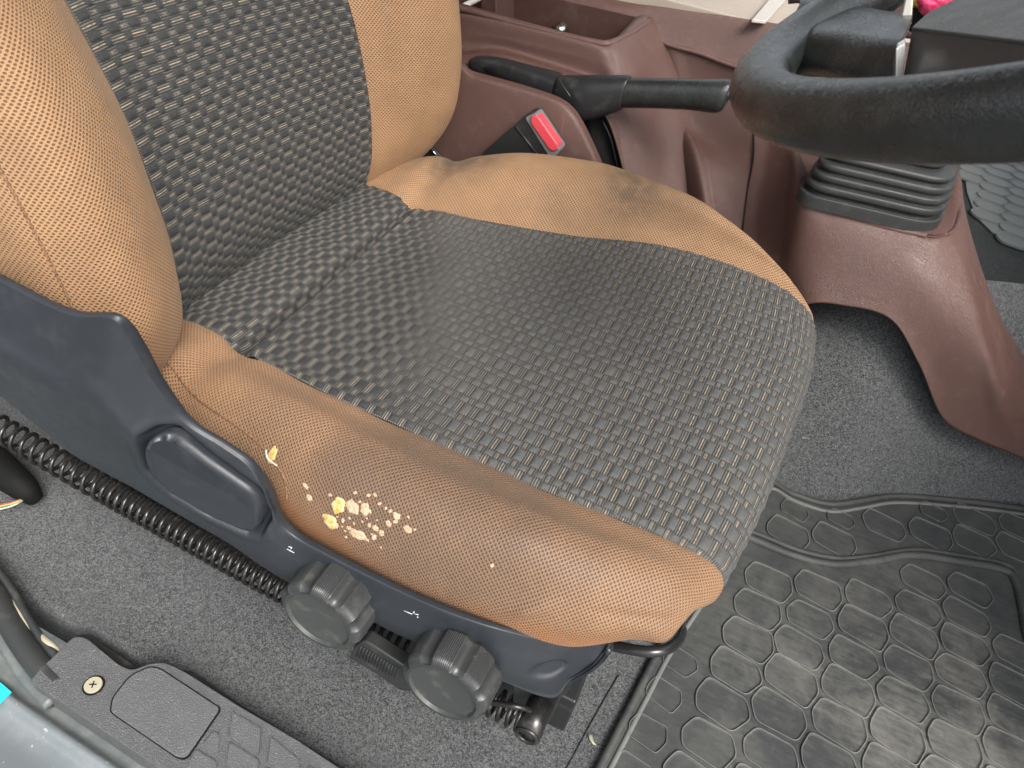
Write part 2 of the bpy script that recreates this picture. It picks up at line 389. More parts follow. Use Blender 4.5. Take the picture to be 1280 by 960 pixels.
# raised lip, profile swept along the rim
tube('mat_lip', rim + np.array([0, 0, .0015]), .0042, M['mat'], dm, seg=8)
rim2 = rim.copy(); ctr = np.array([.75, .1, MZ]); d = rim2 - ctr; rim2 = rim2 - d / np.linalg.norm(d, axis=1, keepdims=True) * .011
tube('mat_lip', rim2 + np.array([0, 0, -.0005]), .0028, M['mat_edge'], dm, seg=8)
rid = [at(905, 664, Z=MZ), at(935, 673, Z=MZ), at(990, 695, Z=MZ), at(1040, 706, Z=MZ), at(1085, 703, Z=MZ), at(1140, 695, Z=MZ), at(1200, 703, Z=MZ), at(1252, 713, Z=MZ), at(1268, 728, Z=MZ), at(1276, 760, Z=MZ), at(1284, 800, Z=MZ), at(1300, 830, Z=MZ)]
ridc = cr1(np.array(rid), np.linspace(0, len(rid) - 1, 90))
tube('mat_ridge', ridc + np.array([0, 0, .0015]), .0050, M['mat'], dm, seg=10)
tube('mat_ridge', ridc + np.array([.004, .012, .0005]), .0038, M['mat'], dm, seg=8)
# hexagon tread
def hexcell(a, b, shrink):
    pts = []
    nb = [a, b, a + b, -a, -b, -a - b]
    for i in range(6):
        for j in range(i + 1, 6):
            A = np.array([nb[i], nb[j]]);
            if abs(np.linalg.det(A)) < 1e-9: continue
            p = np.linalg.solve(A, np.array([nb[i].dot(nb[i]) / 2, nb[j].dot(nb[j]) / 2]))
            if all(p.dot(q) <= q.dot(q) / 2 + 1e-9 for q in nb): pts.append(p)
    pts = sorted(pts, key=lambda p: math.atan2(p[1], p[0]))
    u = []
    for p in pts:
        if not u or np.linalg.norm(p - u[-1]) > 1e-5: u.append(p)
    return [p * shrink for p in u]
def tread_mesh(name, cell, r, h, mat, edgemat, jit=0):
    P = np.array(roundpoly([c + rng.normal(size=2) * jit for c in cell], r, 3)); n_ = len(P)
    rings = [(1.0, -.001), (.985, h * .8), (.965, h), (.945, h * .8), (.92, h * .2), (.895, h * .15), (.86, h * .15), (.55, h * .15)]
    vs_ = [];
    for s_, z in rings: vs_ += [(p[0] * s_, p[1] * s_, z) for p in P]
    vs_.append((0, 0, h * .15)); fs = []
    for k in range(len(rings) - 1):
        for i in range(n_):
            j = (i + 1) % n_; fs.append([k * n_ + i, k * n_ + j, (k + 1) * n_ + j, (k + 1) * n_ + i])
    k = len(rings) - 1
    for i in range(n_): fs.append([k * n_ + i, k * n_ + (i + 1) % n_, len(vs_) - 1])
    me = bpy.data.meshes.new(name); me.from_pydata(vs_, [], fs); me.materials.append(mat); me.materials.append(edgemat)
    me.polygons.foreach_set('use_smooth', [True] * len(fs))
    for i in range(len(fs)):
        if i < 4 * n_: me.polygons[i].material_index = 1 if n_ <= i < 3 * n_ else 0
    return me
ha, hb = np.array([.0555, .0180]), np.array([-.0050, -.0425])
cell = hexcell(ha, hb, .965)
variants = [tread_mesh('hexagon_tread', cell, .0060, .0024, M['mat'], M['mat_edge'], .0016) for _ in range(5)]
def inside(p, poly):
    x, y = p[:2]; c = False; n_ = len(poly)
    for i in range(n_):
        x1, y1 = poly[i][:2]; x2, y2 = poly[i - 1][:2]
        if (y1 > y) != (y2 > y) and x < (x2 - x1) * (y - y1) / (y2 - y1) + x1: c = not c
    return c
def dist_line(p, L): return np.min(np.hypot(L[:, 0] - p[0], L[:, 1] - p[1]))
o0 = np.array([.587, .167])
for i in range(-6, 9):
    for j in range(-9, 9):
        p = o0 + i * ha + j * hb
        if not inside(p, out) or p[1] < -.19 or p[0] > 1.02: continue
        if dist_line(p, rim) < .021: continue
        dr = dist_line(p, ridc)
        if dr < .016: continue
        o = bpy.data.objects.new('hexagon_tread', random.choice(variants)); COL.objects.link(o)
        o.location = (p[0] + random.uniform(-.001, .001), p[1] + random.uniform(-.001, .001), MZ); o.rotation_euler = (0, 0, random.uniform(-.04, .04))
        s_ = random.uniform(.96, 1.03) * (.66 if dr < .024 or dist_line(p, rim) < .029 else 1); o.scale = (s_, s_, random.uniform(.7, 1.15))
        par(o, dm)

# ---- passenger mat -----------------------------------------------------
pm = thing('floor_mat', 'pale grey scalloped rubber mat lying on the passenger side floor beyond the gear lever', 'floor mat', (1.0, 1.3, -.15))
PZ = -.146
pa = [at(1204, 200, Z=PZ), at(1209, 240, Z=PZ), at(1220, 270, Z=PZ), at(1240, 290, Z=PZ), at(1285, 312, Z=PZ)]
pout = [tuple(p) for p in pa] + [tuple(pa[-1] + np.array([.6, .1, 0])), tuple(pa[-1] + np.array([.8, 1.4, 0])), tuple(pa[0] + np.array([0, .7, 0]))]
prism('mat_base', pout, (0, 0, -.003), M['mat_far'], pm, smooth=False)
pb = (at(1243, 237, Z=PZ) - at(1246, 227, Z=PZ))[:2]; pc_ = (at(1276, 249, Z=PZ) - at(1241, 238, Z=PZ))[:2]
cell2 = hexcell(pc_ - pb * .5, pb, .985)
if len(cell2) < 4: cell2 = [np.array(q) for q in ((.03, .02), (-.03, .02), (-.03, -.02), (.03, -.02))]
v2 = [tread_mesh('scallop_tread', cell2, .010, .0035, M['mat_far'], M['mat_far'], .001) for _ in range(3)]
p0 = at(1243, 237, Z=PZ)[:2]
for i in range(-3, 6):
    for j in range(-14, 12):
        p = p0 + i * (pc_ - pb * .5) + j * pb
        if not inside(p, pout) or dist_line(p, np.array(pa)) < .02: continue
        o = bpy.data.objects.new('scallop_tread', random.choice(v2)); COL.objects.link(o); o.location = (p[0], p[1], PZ); par(o, pm)

# ---- door sill: grained trim piece ---------------------------------------
st = thing('sill_trim', 'grained dark grey plastic scuff trim with a screw and cover flap beside the door opening', 'sill trim', (.1, -.22, FZ))
SZ = -.235
o_px = [(36, 851), (92, 795), (108, 797), (150, 832), (166, 838), (186, 829), (208, 828), (232, 840), (300, 883), (372, 925), (470, 990), (560, 1050), (420, 1120), (235, 985), (120, 907), (62, 868)]
top = roundpoly([at(u, v, Z=SZ) for u, v in o_px], .006, 3)
prism('trim_plate', top, (0, 0, -.030), M['sill'], st, .004, 4)
b_px = [(96, 793), (110, 792), (172, 834), (240, 838), (300, 880), (470, 985), (460, 1000), (150, 850), (90, 805)]
prism('trim_skirt', roundpoly([at(u, v, Z=SZ - .014) for u, v in b_px], .004, 3), (0, 0, -.02), M['black'], st, .003, 3)
f_px = [(139, 889), (143, 893), (222, 947), (233, 947), (273, 889), (273, 884), (200, 836), (187, 834), (163, 845), (141, 873)]
fo = [at(u, v, Z=SZ + .0006) for u, v in f_px]; fo = roundpoly(fo, .006, 4)
c_ = np.mean(fo, 0)
prism('flap_gap', [c_ + (p - c_) * 1.035 for p in fo], (0, 0, -.001), M['void'], st, 0, smooth=False)
prism('cover_flap', [p + np.array([0, 0, .0012]) for p in fo], (0, 0, -.003), M['sillpad'], st, .0009, 3)
def quad_pad(q):
    P = roundpoly([at(600 * 0 + x / 2.6667, 600 + y / 2.6667, Z=SZ + .0002) for x, y in q], .0025, 3)
    cc = np.mean(P, 0)
    tube('pad_rib', [cc + (p - cc) * 1.06 for p in P], .0007, M['sill'], st, seg=6, closed=True)
    prism('tread_lozenge', [p + np.array([0, 0, .0010]) for p in P], (0, 0, -.003), M['sillpad'], st, .0008, 2)
for q in [[(775, 775), (870, 832), (862, 917), (765, 860)], [(765, 875), (862, 935), (856, 1005), (756, 950)], [(903, 860), (1000, 937), (992, 1000), (893, 945)],
          [(712, 838), (732, 852), (724, 917), (676, 884)], [(655, 900), (722, 942), (716, 1000), (625, 952)], [(893, 960), (990, 1018), (985, 1090), (885, 1030)], [(1030, 955), (1120, 1010), (1115, 1090), (1022, 1030)],
          [(756, 975), (850, 1030), (846, 1100), (750, 1045)]]:
    quad_pad(q)
# screw
sp = at(117, 857, Z=SZ + .001)
def disc(name, c, r, h, mat, parent, seg=24, axis=(0, 0, 1), bev=.0006):
    q = Vector(axis).to_track_quat('Z', 'Y'); P = [Vector(c) + q @ Vector((r * math.cos(2 * math.pi * k / seg), r * math.sin(2 * math.pi * k / seg), h)) for k in range(seg)]
    return prism(name, P, -(q @ Vector((0, 0, h * 1.5))), mat, parent, bev, 3)
disc('screw_cup', sp, .0088, .0006, M['void'], st)
scr = disc('screw', sp, .0072, .0022, M['cable'], st)
for a in (0.5, 0.5 + math.pi / 2):
    dx, dy = .003 * math.cos(a), .003 * math.sin(a); tx, ty = -.0005 * math.sin(a), .0005 * math.cos(a)
    prism('screw_slot', [(sp[0] + dx + tx, sp[1] + dy + ty, sp[2] + .0025), (sp[0] - dx + tx, sp[1] - dy + ty, sp[2] + .0025), (sp[0] - dx - tx, sp[1] - dy - ty, sp[2] + .0025), (sp[0] + dx - tx, sp[1] + dy - ty, sp[2] + .0025)], (0, 0, -.0006), M['void'], scr, smooth=False)

# painted door sill (steps outward and downward)
G = np.zeros((30, 9, 3)); xs = np.linspace(-.35, .9, 30)
L0 = at(60, 868, Z=-.262); L1 = at(235, 985, Z=-.262)
prof = [(0.02, -.275), (-.006, -.272), (-.020, -.272), (-.026, -.262), (-.034, -.260), (-.042, -.268), (-.052, -.270), (-.12, -.276), (-.16, -.40)]
prof = [(.03, -.268), (0, -.268), (-.010, -.268), (-.016, -.263), (-.021, -.263), (-.027, -.270), (-.036, -.272), (-.10, -.274), (-.14, -.40)]
def sillY(x): return L0[1] + (L1[1] - L0[1]) * (x - L0[0]) / (L1[0] - L0[0]) + (0.35 * (x - L0[0]) ** 2 if x < L0[0] else 0)
for i, x in enumerate(xs):
    for j, (dy, z) in enumerate(prof): G[i, j] = (x, sillY(x) + dy, z)
sill_o = grid('door_sill', surf(G, 90, 60), M['paint'], flip=False)
struct(sill_o)
G2 = surf(G, 90, 30, c0=0.2, c1=3.0) + np.array([0, 0, .0012]); struct(grid('sill_channel', G2, M['paint2']))
# weather strip and cable
ws = [at(-40, 700, Z=-.245), at(-5, 745, Z=-.245), at(20, 790, Z=-.245), at(48, 830, Z=-.245), at(75, 858, Z=-.245)]
wt = thing('weatherstrip', 'curved black rubber door seal running along the sill at the left edge', 'door seal', ws[2])
tube('seal_bulb', ws, .0105, M['rubber'], wt, n=50, seg=16)
tube('seal_lip', [p + np.array([.004, .012, .004]) for p in ws], .0035, M['rubber'], wt, n=50, seg=10)
tube('seal_flange', [p + np.array([0.0, -.012, -.010]) for p in ws], .006, M['paint2'], wt, n=40, seg=10)
tag(tube('cable', [at(-60, 660, Z=-.243), at(-20, 705, Z=-.243), at(0, 735, Z=-.242), at(25, 768, Z=-.242), at(45, 790, Z=-.242), at(63, 806, Z=-.240), at(80, 822, Z=-.25)], .0031, M['cable'], n=60, seg=12),
    'thin beige cable running into the end of the sill trim at the left edge', 'cable')
cs = [at(-8, 850, Z=-.262), at(0, 853, Z=-.262), at(15, 866, Z=-.262), at(0, 881, Z=-.262), at(-10, 890, Z=-.262), at(-30, 870, Z=-.262)]
tag(prism('sticker', [p + np.array([0, 0, .0015]) for p in cs], (0, 0, -.001), M['cyan'], smooth=False), 'small cyan sticker on the painted door sill at the left edge', 'sticker')

# ================================================================== SEAT
seat = thing('driver_seat', 'tan and charcoal checked cloth driver seat with torn bolster and grey side shield', 'car seat', (.22, .15, FZ))
# cushion control net: rows run rear -> front, columns near side -> far side
Xc = [-.08, -.02, .04, .068, .10, .16, .25, .34, .42, .466, .496, .510, .508, .488, .440]
Zc = [-.045, -.012, .000, -.007, .000, .002, .000, -.001, -.002, -.006, -.016, -.032, -.052, -.070, -.084]
def nearY(x): return np.interp(x, [-.08, 0, .07, .157, .275, .37, .432, .48, .52], [.0, .0, -.011, -.020, -.021, -.020, -.015, -.010, -.006])
def farY(x): return np.interp(x, [-.08, 0, .065, .16, .24, .35, .44, .50, .53], [.300, .300, .282, .298, .330, .385, .392, .372, .36])
net = []
for k, (x, z) in enumerate(zip(Xc, Zc)):
    fr = max(0, k - 8) / 5.0       # 0 .. 1 round the front roll
    ny, fy = nearY(x), farY(x)
    rear = np.interp(x, [-.08, .05, .12], [1, .6, 0])
    cN = np.interp(x, [0, .1, .2, .35, .45, .5], [.012, .012, .014, .014, .008, 0])
    cF = np.interp(x, [-.05, .0, .084, .16, .227, .316, .388, .447, .5], [-.012, .012, .032, .052, .062, .062, .046, .018, -.002])
    if k >= 10: cN = 0; cF = 0
    pull = [0, .003, .010, .022, .034, .044, .050, .055][max(0, min(7, k - 7))] if k > 7 else 0
    fz = [1, .75, .50, .38, .28, .20, .12, .1][max(0, min(7, k - 7))]
    row = []
    zb = z
    oy = np.interp(x, [-.08, .15, .25, .38, .44, .48, .52], [.018, .018, .006, .008, .026, .042, .048]) + (.012 * (k - 10) if k > 10 else 0)
    row.append((x - pull * 1.1, -.090 + oy, z - .125 * fz))
    row.append((x - pull * 1.0, -.112 + oy, z - .085 * fz))
    row.append((x - pull * .85, -.118 + oy, z - .040 * fz))
    row.append((x - pull * .60, -.100 + oy, z - .006 * fz + cN * .3))
    row.append((x - pull * .35, -.066 + oy * .6, z + cN))
    row.append((x - pull * .12, ny, z + .001))
    bg_ = np.interp(x, [.38, .47], [0, 1]) if k < 11 else 1.0
    row.append((x + .010 * bg_, ny + (fy - ny) * .25, z + .001))
    row.append((x + .019 * bg_, ny + (fy - ny) * .5, z + .003))
    row.append((x + .026 * bg_, ny + (fy - ny) * .75, z + .004))
    row.append((x + .022 * bg_ - pull * .05, fy, z + .010))
    fo_ = np.interp(x, [0, .3, .42, .5], [.0, .0, .006, .0])
    cy = np.interp(x, [-.08, 0, .1, .3, .44, .5], [.37, .372, .395, .425, .425, .392])
    row.append((x + .018 * bg_ - pull * .25, (fy + cy) / 2 + .004, z + cF * .8 + .008))
    row.append((x + .014 * bg_ - pull * .45, cy, z + cF))
    row.append((x - pull * .8, cy + .026, z + cF - .028 * fz))
    row.append((x - pull * 1.1, cy + .030, z + cF - .09 * fz))
    row.append((x - pull * 1.1, cy + .005, z - .14 * fz))
    net.append(row)
net = np.array(net)
CN, CF = 5, 9
def undul(G, amp, sc, seed):
    from mathutils import noise as mn
    n_ = normals(G); H = np.array([[mn.noise(Vector((p[0] * sc + seed, p[1] * sc, p[2] * sc))) for p in r] for r in G])
    return G + n_ * (H * amp)[..., None]
def groove(G, side, depth=.0028, width=4):
    n_ = normals(G)
    for k in range(width):
        a = depth * (1 - k / width) ** 2
        if 'l' in side: G[:, k] -= n_[:, k] * a
        if 'r' in side: G[:, -1 - k] -= n_[:, -1 - k] * a
    return G
def up(G):    # returns sign that makes normals face outward (+z / +x)
    return G
R0 = 0
gn = surf(net, 300, 130, c0=0, c1=CN); gc = surf(net, 300, 140, c0=CN, c1=CF); gf = surf(net, 300, 110, c0=CF, c1=14)
# draw-in fold across the panel and soft creases at the front of the near bolster
def fold(G, p0, p1, w_, h_):
    p0, p1 = np.array(p0), np.array(p1); d = p1 - p0; L = np.linalg.norm(d); d = d / L
    q = G - p0; t = q @ d; dd = np.linalg.norm(q - t[..., None] * d, axis=2)
    f = np.exp(-(dd / w_) ** 2) * np.clip((t + .01) / .02, 0, 1) * np.clip((L + .01 - t) / .02, 0, 1)
    return G + normals(G) * (h_ * f)[..., None]
sgn = 1 if normals(gc)[150, 70, 2] > 0 else -1
H = sgn
gc = fold(gc, (.068, -.01, -.006), (.064, .285, -.006), .0045, -.013 * H); gc = fold(gc, (.082, -.01, .0), (.078, .285, .0), .0055, .0065 * H)
gc = fold(gc, (.12, .05, 0), (.19, .27, 0), .02, .002 * H)
w1, w2, w3 = at(640, 765, Y=-.105), at(720, 758, Y=-.10), at(880, 772, Y=-.06)
for a_, b_, ww, hh in ((w1, w2, .0045, .0036), (w2, w3, .0045, .0034), (w2 - np.array([0, 0, .009]), w3 - np.array([0, 0, .008]), .004, -.002)):
    gn = fold(gn, a_, b_, ww, hh * H)
for a_, b_, hh in ((at(215, 440, Z=0), at(255, 425, Z=0), -.0015), (at(330, 560, Y=-.1), at(420, 560, Z=.005), -.0012), (at(345, 585, Y=-.1), at(450, 610, Z=.005), .0012)):
    gn = fold(gn, a_, b_, .006, hh * H)
gn = undul(gn, .0016, 22, 3); gf = undul(gf, .0016, 18, 9); gc = undul(gc, .0012, 16, 5)
if sgn > 0: pass
for g_, s_ in ((gn, 'r'), (gc, 'lr'), (gf, 'l')): groove(g_, s_, .0028 * sgn)
def arcuv(G, rowref, colref):
    du = np.r_[0, np.cumsum(np.linalg.norm(np.diff(G[:, colref], axis=0), axis=1))]
    UV = np.zeros(G.shape[:2] + (2,)); UV[..., 1] = du[:, None]
    seg_ = np.linalg.norm(np.diff(G, axis=1), axis=2); cs_ = np.concatenate([np.zeros((G.shape[0], 1)), np.cumsum(seg_, 1)], 1)
    UV[..., 0] = cs_ - cs_[:, colref:colref + 1]
    return UV
soilp = [(at(560, 630, Z=.01), .05, .15, .95), (at(450, 610, Z=.01), .02, .095, 1.0), (at(700, 690, Z=.0), .01, .10, .7), (at(620, 700, Z=.01), .02, .11, .85), (at(350, 530, Z=.01), .0, .09, .6), (at(800, 720, Z=.0), .01, .10, .45)]
M['tan_near'] = mat_tan('tan_mesh_cloth_soiled', base=(.345, .198, .106), soil=[(tuple(p), a_, b_, k) for p, a_, b_, k in soilp], orange=(-.055, -.022))
M['tan_far'] = mat_tan('tan_mesh_cloth_far', base=(.385, .228, .122), spots=[(tuple(at(575, 212, Y=.375)), .085, 1.0), (tuple(at(590, 205, Y=.395)), .07, .9), (tuple(at(785, 238, Y=.405)), .06, .95), (tuple(at(690, 265, Y=.36)), .05, .4), (tuple(at(850, 240, Y=.40)), .06, .4)])
grid('near_bolster', gn, M['tan_near'], seat, arcuv(gn, 0, 120), flip=sgn < 0)
far_b = grid('far_bolster', gf, M['tan_far'], seat, arcuv(gf, 0, 10), flip=sgn < 0)
UVc = np.zeros(gc.shape[:2] + (2,)); mid_ = np.r_[0, np.cumsum(np.linalg.norm(np.diff(gc[:, 70], axis=0), axis=1))]
UVc = None
def lattice(G, pitch0, pitch1):
    v = np.r_[0, np.cumsum(np.linalg.norm(np.diff(G[:, G.shape[1] // 2], axis=0), axis=1))]
    pit = np.interp(v, [0, v[-1] * .25, v[-1]], [pitch0, pitch0, pitch1]); q = np.r_[0, np.cumsum(np.diff(v) / pit[1:])]
    nr = len(v); i0, i1 = int(nr * .12), int(nr * .80)
    lo = np.interp(np.arange(nr), [i0, i1], [G[i0, 0, 1], G[i1, 0, 1]]); hi = np.interp(np.arange(nr), [i0, i1], [G[i0, -1, 1], G[i1, -1, 1]])
    return q, lo, hi
def lat_uv(G, L): return np.stack([(G[..., 1] - L[1][:, None]) / (L[2] - L[1])[:, None] * NCOL, np.repeat(L[0][:, None], G.shape[1], 1)], -1)
Lc = lattice(gc, .0136, .0176)
cpanel = grid('cushion_panel', gc, M['weave'], seat, lat_uv(gc, Lc), flip=sgn < 0)

def weave_pads(G, L, name, parent, sg):
    """rounded woven pads standing proud of the ground cloth, as one joined piece"""
    q, lo, hi = L; nr = G.shape[0]; ny = 420
    Pc = (G[..., 1] - lo[:, None]) / (hi - lo)[:, None] * NCOL
    p0, p1 = Pc.min(), Pc.max(); ps = np.linspace(p0, p1, ny); T = np.zeros((nr, ny, 3)); TN = np.zeros_like(T); Nn = normals(G) * sg
    for i in range(nr):
        for c in range(3): T[i, :, c] = np.interp(ps, Pc[i], G[i, :, c]); TN[i, :, c] = np.interp(ps, Pc[i], Nn[i, :, c])
    K = 6; a = np.array([0, .13, .36, .64, .87, 1]); prof = np.array([-.5, .62, 1, 1, .62, -.5]); Vs, Fs = [], []; cnt = 0
    def ev(uu, vv):
        r = np.interp(vv, q, np.arange(nr)); i = np.clip(r.astype(int), 0, nr - 2); f = (r - i)[:, None]
        s_ = (uu - p0) / (p1 - p0) * (ny - 1); j = np.clip(s_.astype(int), 0, ny - 2); g = (s_ - j)[:, None]
        def bl(A): return (A[i, j] * (1 - g) + A[i, j + 1] * g) * (1 - f) + (A[i + 1, j] * (1 - g) + A[i + 1, j + 1] * g) * f
        return bl(T), bl(TN)
    for iu in range(int(p0) - 2, int(p1) + 2):
        for small in (0, 1):
            ua, ub = (iu + .02, iu + .64) if not small else (iu + .68, iu + .98)
            for jv in range(0, int(q[-1]) + 2):
                va = jv - (.5 if small else 0); vb = va + (.57 if not small else .53)
                if va < 0 or vb > q[-1]: continue
                k = int(np.interp((va + vb) / 2, q, np.arange(nr))); l_, h_ = Pc[k, 0] + .03, Pc[k, -1] - .03
                a0, a1 = max(ua, l_), min(ub, h_)
                if a1 - a0 < .08: continue
                ja = random.uniform(-.018, .018); jb = random.uniform(-.022, .022)
                A, B = np.meshgrid(a0 + (a1 - a0) * a + ja, va + (vb - va) * a + jb, indexing='ij')
                Hh = np.minimum.outer(prof, prof) * (.0014 if not small else .0011)
                P_, N_ = ev(A.ravel(), B.ravel()); Vs.append(P_ + N_ * Hh.ravel()[:, None])
                ids = cnt * K * K + np.arange(K * K).reshape(K, K)
                qq = np.stack([ids[:-1, :-1], ids[1:, :-1], ids[1:, 1:], ids[:-1, 1:]], -1).reshape(-1, 4)
                Fs.append(qq if sg > 0 else qq[:, ::-1]); cnt += 1
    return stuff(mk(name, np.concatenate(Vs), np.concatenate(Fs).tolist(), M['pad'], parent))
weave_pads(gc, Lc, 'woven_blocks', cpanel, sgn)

# seam tubes (stitch lines)
def seam_line(pts, name='seam', r=.0009, n_=60, mat='thread', parent=seat): return tube(name, pts, r, M[mat], parent, seg=6, n=n_)

# backrest
hh_ = [-.07, -.03, .02, .07, .12, .18, .24, .32, .42, .50]
xb = [-.050, -.018, .002, .004, -.003, -.020, -.046, -.090, -.150, -.20]
bnet = []
for h, x in zip(hh_, xb):
    b0 = np.interp(h, [-.07, -.02, .05, .2, .5], [.3, .6, 1, 1, 1])
    fo2 = np.interp(h, [-.07, -.02, .013, .072, .13, .25, .5], [-.02, .0, .022, .052, .066, .086, .09])
    fyo = np.interp(h, [-.07, -.02, .013, .072, .13, .25, .5], [.365, .385, .398, .405, .408, .41, .41])
    hq = max(h, .03)
    bnet.append([(x - .16, -.132, hq - .01), (x - .06, -.138, hq), (x + .012, -.135, max(h, .0)), (x + .048 * b0, -.120, h + .0), (x + .066 * b0, -.092, h),
                 (x + .045 * b0, -.045, h), (x, 0, h), (x - .008, .075, h), (x - .011, .15, h), (x - .008, .225, h), (x, .30, h),
                 (x + fo2 * .6, .340, h), (x + fo2, fyo - .028, h), (x + fo2 * .75, fyo + .002, h), (x - .02, fyo + .012, h), (x - .16, fyo + .01, h)])
bnet = np.array(bnet)
bn = surf(bnet, 300, 110, c0=0, c1=6); bc = surf(bnet, 300, 110, c0=6, c1=10); bf = surf(bnet, 300, 90, c0=10, c1=15)
sb = 1 if normals(bc)[150, 50, 0] > 0 else -1
bn = undul(bn, .0020, 14, 13); bf = undul(bf, .0016, 16, 19); bc = undul(bc, .0012, 14, 15)
for g_, s_ in ((bn, 'r'), (bc, 'lr'), (bf, 'l')): groove(g_, s_, .0028 * sb)
M['tan_back'] = mat_tan('tan_mesh_cloth_back', base=(.355, .208, .108), spots=[(tuple(at(490, 60, Y=.36)), .06, .45), (tuple(at(500, 110, Y=.37)), .05, .25)])
grid('backrest_near_bolster', bn, M['tan_back'], seat, arcuv(bn, 0, 70), flip=sb < 0)
grid('backrest_far_bolster', bf, M['tan_back'], seat, arcuv(bf, 0, 20), flip=sb < 0)
Lb = lattice(bc, .0134, .0134)
bpanel = grid('backrest_panel', bc, M['weave'], seat, lat_uv(bc, Lb), flip=sb < 0)
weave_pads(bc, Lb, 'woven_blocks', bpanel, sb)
# side seam of the near backrest bolster: follows grid column near c=3.2
k_ = int(110 * 2.75 / 6); nb_ = normals(bn) * sb
seam_line(bn[60:290:6, k_] + nb_[60:290:6, k_] * .0002, n_=0)
# side seam of the cushion: between top cloth and side band
# ---- worn-through patches on the near bolster -----------------------------
from mathutils.bvhtree import BVHTree
n_, m_ = gn.shape[:2]; idx = np.arange(n_ * m_).reshape(n_, m_)
qs = np.stack([idx[:-1, :-1], idx[1:, :-1], idx[1:, 1:], idx[:-1, 1:]], -1).reshape(-1, 4)
bvh = BVHTree.FromPolygons([tuple(p) for p in gn.reshape(-1, 3)], qs.tolist())
def hit(u, v):
    d = RC @ np.array([(u - 640) / F, (v - 480) / F, 1.0]); p, nn, i, t = bvh.ray_cast(Vector(CP), Vector(d).normalized())
    if p is None: return None, None
    if nn.dot(Vector(d)) > 0: nn = -nn
    return p, nn
def patch(u, v, ru, rv, mat, name='worn_patch', rot=0.0, join=None, lift=.00035):
    p, nn = hit(u, v)
    if p is None: return
    t = Vector((1, 0, 0)); t = (t - nn * t.dot(nn)).normalized(); s_ = nn.cross(t)
    k = 18; P = []; ph = random.uniform(0, 6)
    for i in range(k):
        a = 2 * math.pi * i / k; rr = 1 + .16 * math.sin(2 * a + ph) + .12 * math.sin(5 * a + ph * 2) + random.uniform(-.06, .06)
        x = math.cos(a) * ru * rr; y = math.sin(a) * rv * rr; x, y = x * math.cos(rot) - y * math.sin(rot), x * math.sin(rot) + y * math.cos(rot)
        P.append((x, y))
    vs_ = []; fs = []
    for sc_, hgt in ((1.0, -.0008), (.93, lift), (.6, lift * 1.25)):
        for x, y in P:
            q = p + t * x * sc_ + s_ * y * sc_
            loc, n2, i2, d2 = bvh.find_nearest(q)
            if n2.dot(nn) < 0: n2 = -n2
            vs_.append(loc + n2 * hgt)
    vs_.append(p + nn * lift * 1.3)
    for r_ in range(2):
        for i in range(k): j = (i + 1) % k; fs.append([r_ * k + i, r_ * k + j, (r_ + 1) * k + j, (r_ + 1) * k + i])
    for i in range(k): fs.append([2 * k + i, 2 * k + (i + 1) % k, 3 * k])
    if join is not None:
        b0 = len(join[0]); join[0].extend(vs_); join[1].extend([[b0 + x for x in f] for f in fs]); return
    return mk(name, vs_, fs, M[mat], seat)
PX = .00060  # metres per pixel there
def crop(x, y): return 300 + x / 5.333, 540 + y / 5.333
for x, y, ru, rv, mt in [(655, 490, 52, 44, 'foam'), (748, 500, 42, 42, 'scrim'), (832, 515, 34, 32, 'scrim'), (602, 600, 58, 38, 'foam'), (785, 685, 56, 32, 'scrim'), (1118, 648, 26, 20, 'scrim'),
                         (460, 437, 26, 16, 'scrim'), (437, 360, 22, 13, 'scrim'), (1045, 562, 26, 16, 'scrim'), (903, 642, 20, 18, 'scrim'), (990, 610, 20, 16, 'scrim'), (942, 675, 20, 16, 'scrim')]:
    patch(*crop(x, y), ru / 5.333 * PX * 1.15, rv / 5.333 * PX * 1.25, mt, rot=random.uniform(-.3, .3))
hs__ = [hit(u, v) for u, v in ((205, 455), (213, 458), (222, 470), (240, 492), (262, 510), (300, 535), (325, 556), (345, 580), (356, 600), (359, 625))]
seam_line([np.array(p + n2 * .0003) for p, n2 in hs__ if p], n_=60)
jn = ([], [])
for x, y, r_ in [(600, 420, 12), (685, 590, 14), (640, 625, 20), (725, 640, 16), (862, 620, 14), (893, 703, 18), (845, 718, 14), (797, 465, 10), (857, 422, 12), (900, 418, 12), (768, 404, 11), (930, 478, 11), (972, 508, 9), (1003, 527, 12), (1036, 598, 14), (1122, 566, 9), (815, 597, 8), (730, 575, 8), (865, 530, 12), (912, 588, 7), (680, 630, 8), (560, 560, 14), (1165, 650, 8), (700, 660, 8), (940, 770, 6), (1680, 890, 12), (1030, 540, 9), (880, 680, 7), (650, 565, 8), (760, 610, 7), (845, 575, 7), (705, 700, 9)]:
    patch(*crop(x, y), r_ / 5.333 * PX * 1.2, r_ / 5.333 * PX, 'scrim', rot=random.uniform(-1, 1), join=jn, lift=.0003)
stuff(mk('worn_flecks', jn[0], jn[1], M['scrim'], seat))
patch(340, 569, .0030, .0085, 'foam', 'foam_tear', rot=1.1 - 1.57 + .35, lift=.001)
p_, n__ = hit(333, 562); q_, _ = hit(347, 582)
if p_ and q_:
    mm_, nm = hit(336, 573)
    if mm_: tube('torn_edge', [p_ + n__ * .0006, mm_ + nm * .0006, q_ + nm * .0006], [.0006, .0014, .0006], M['white_plastic'], seat, n=12, seg=6)

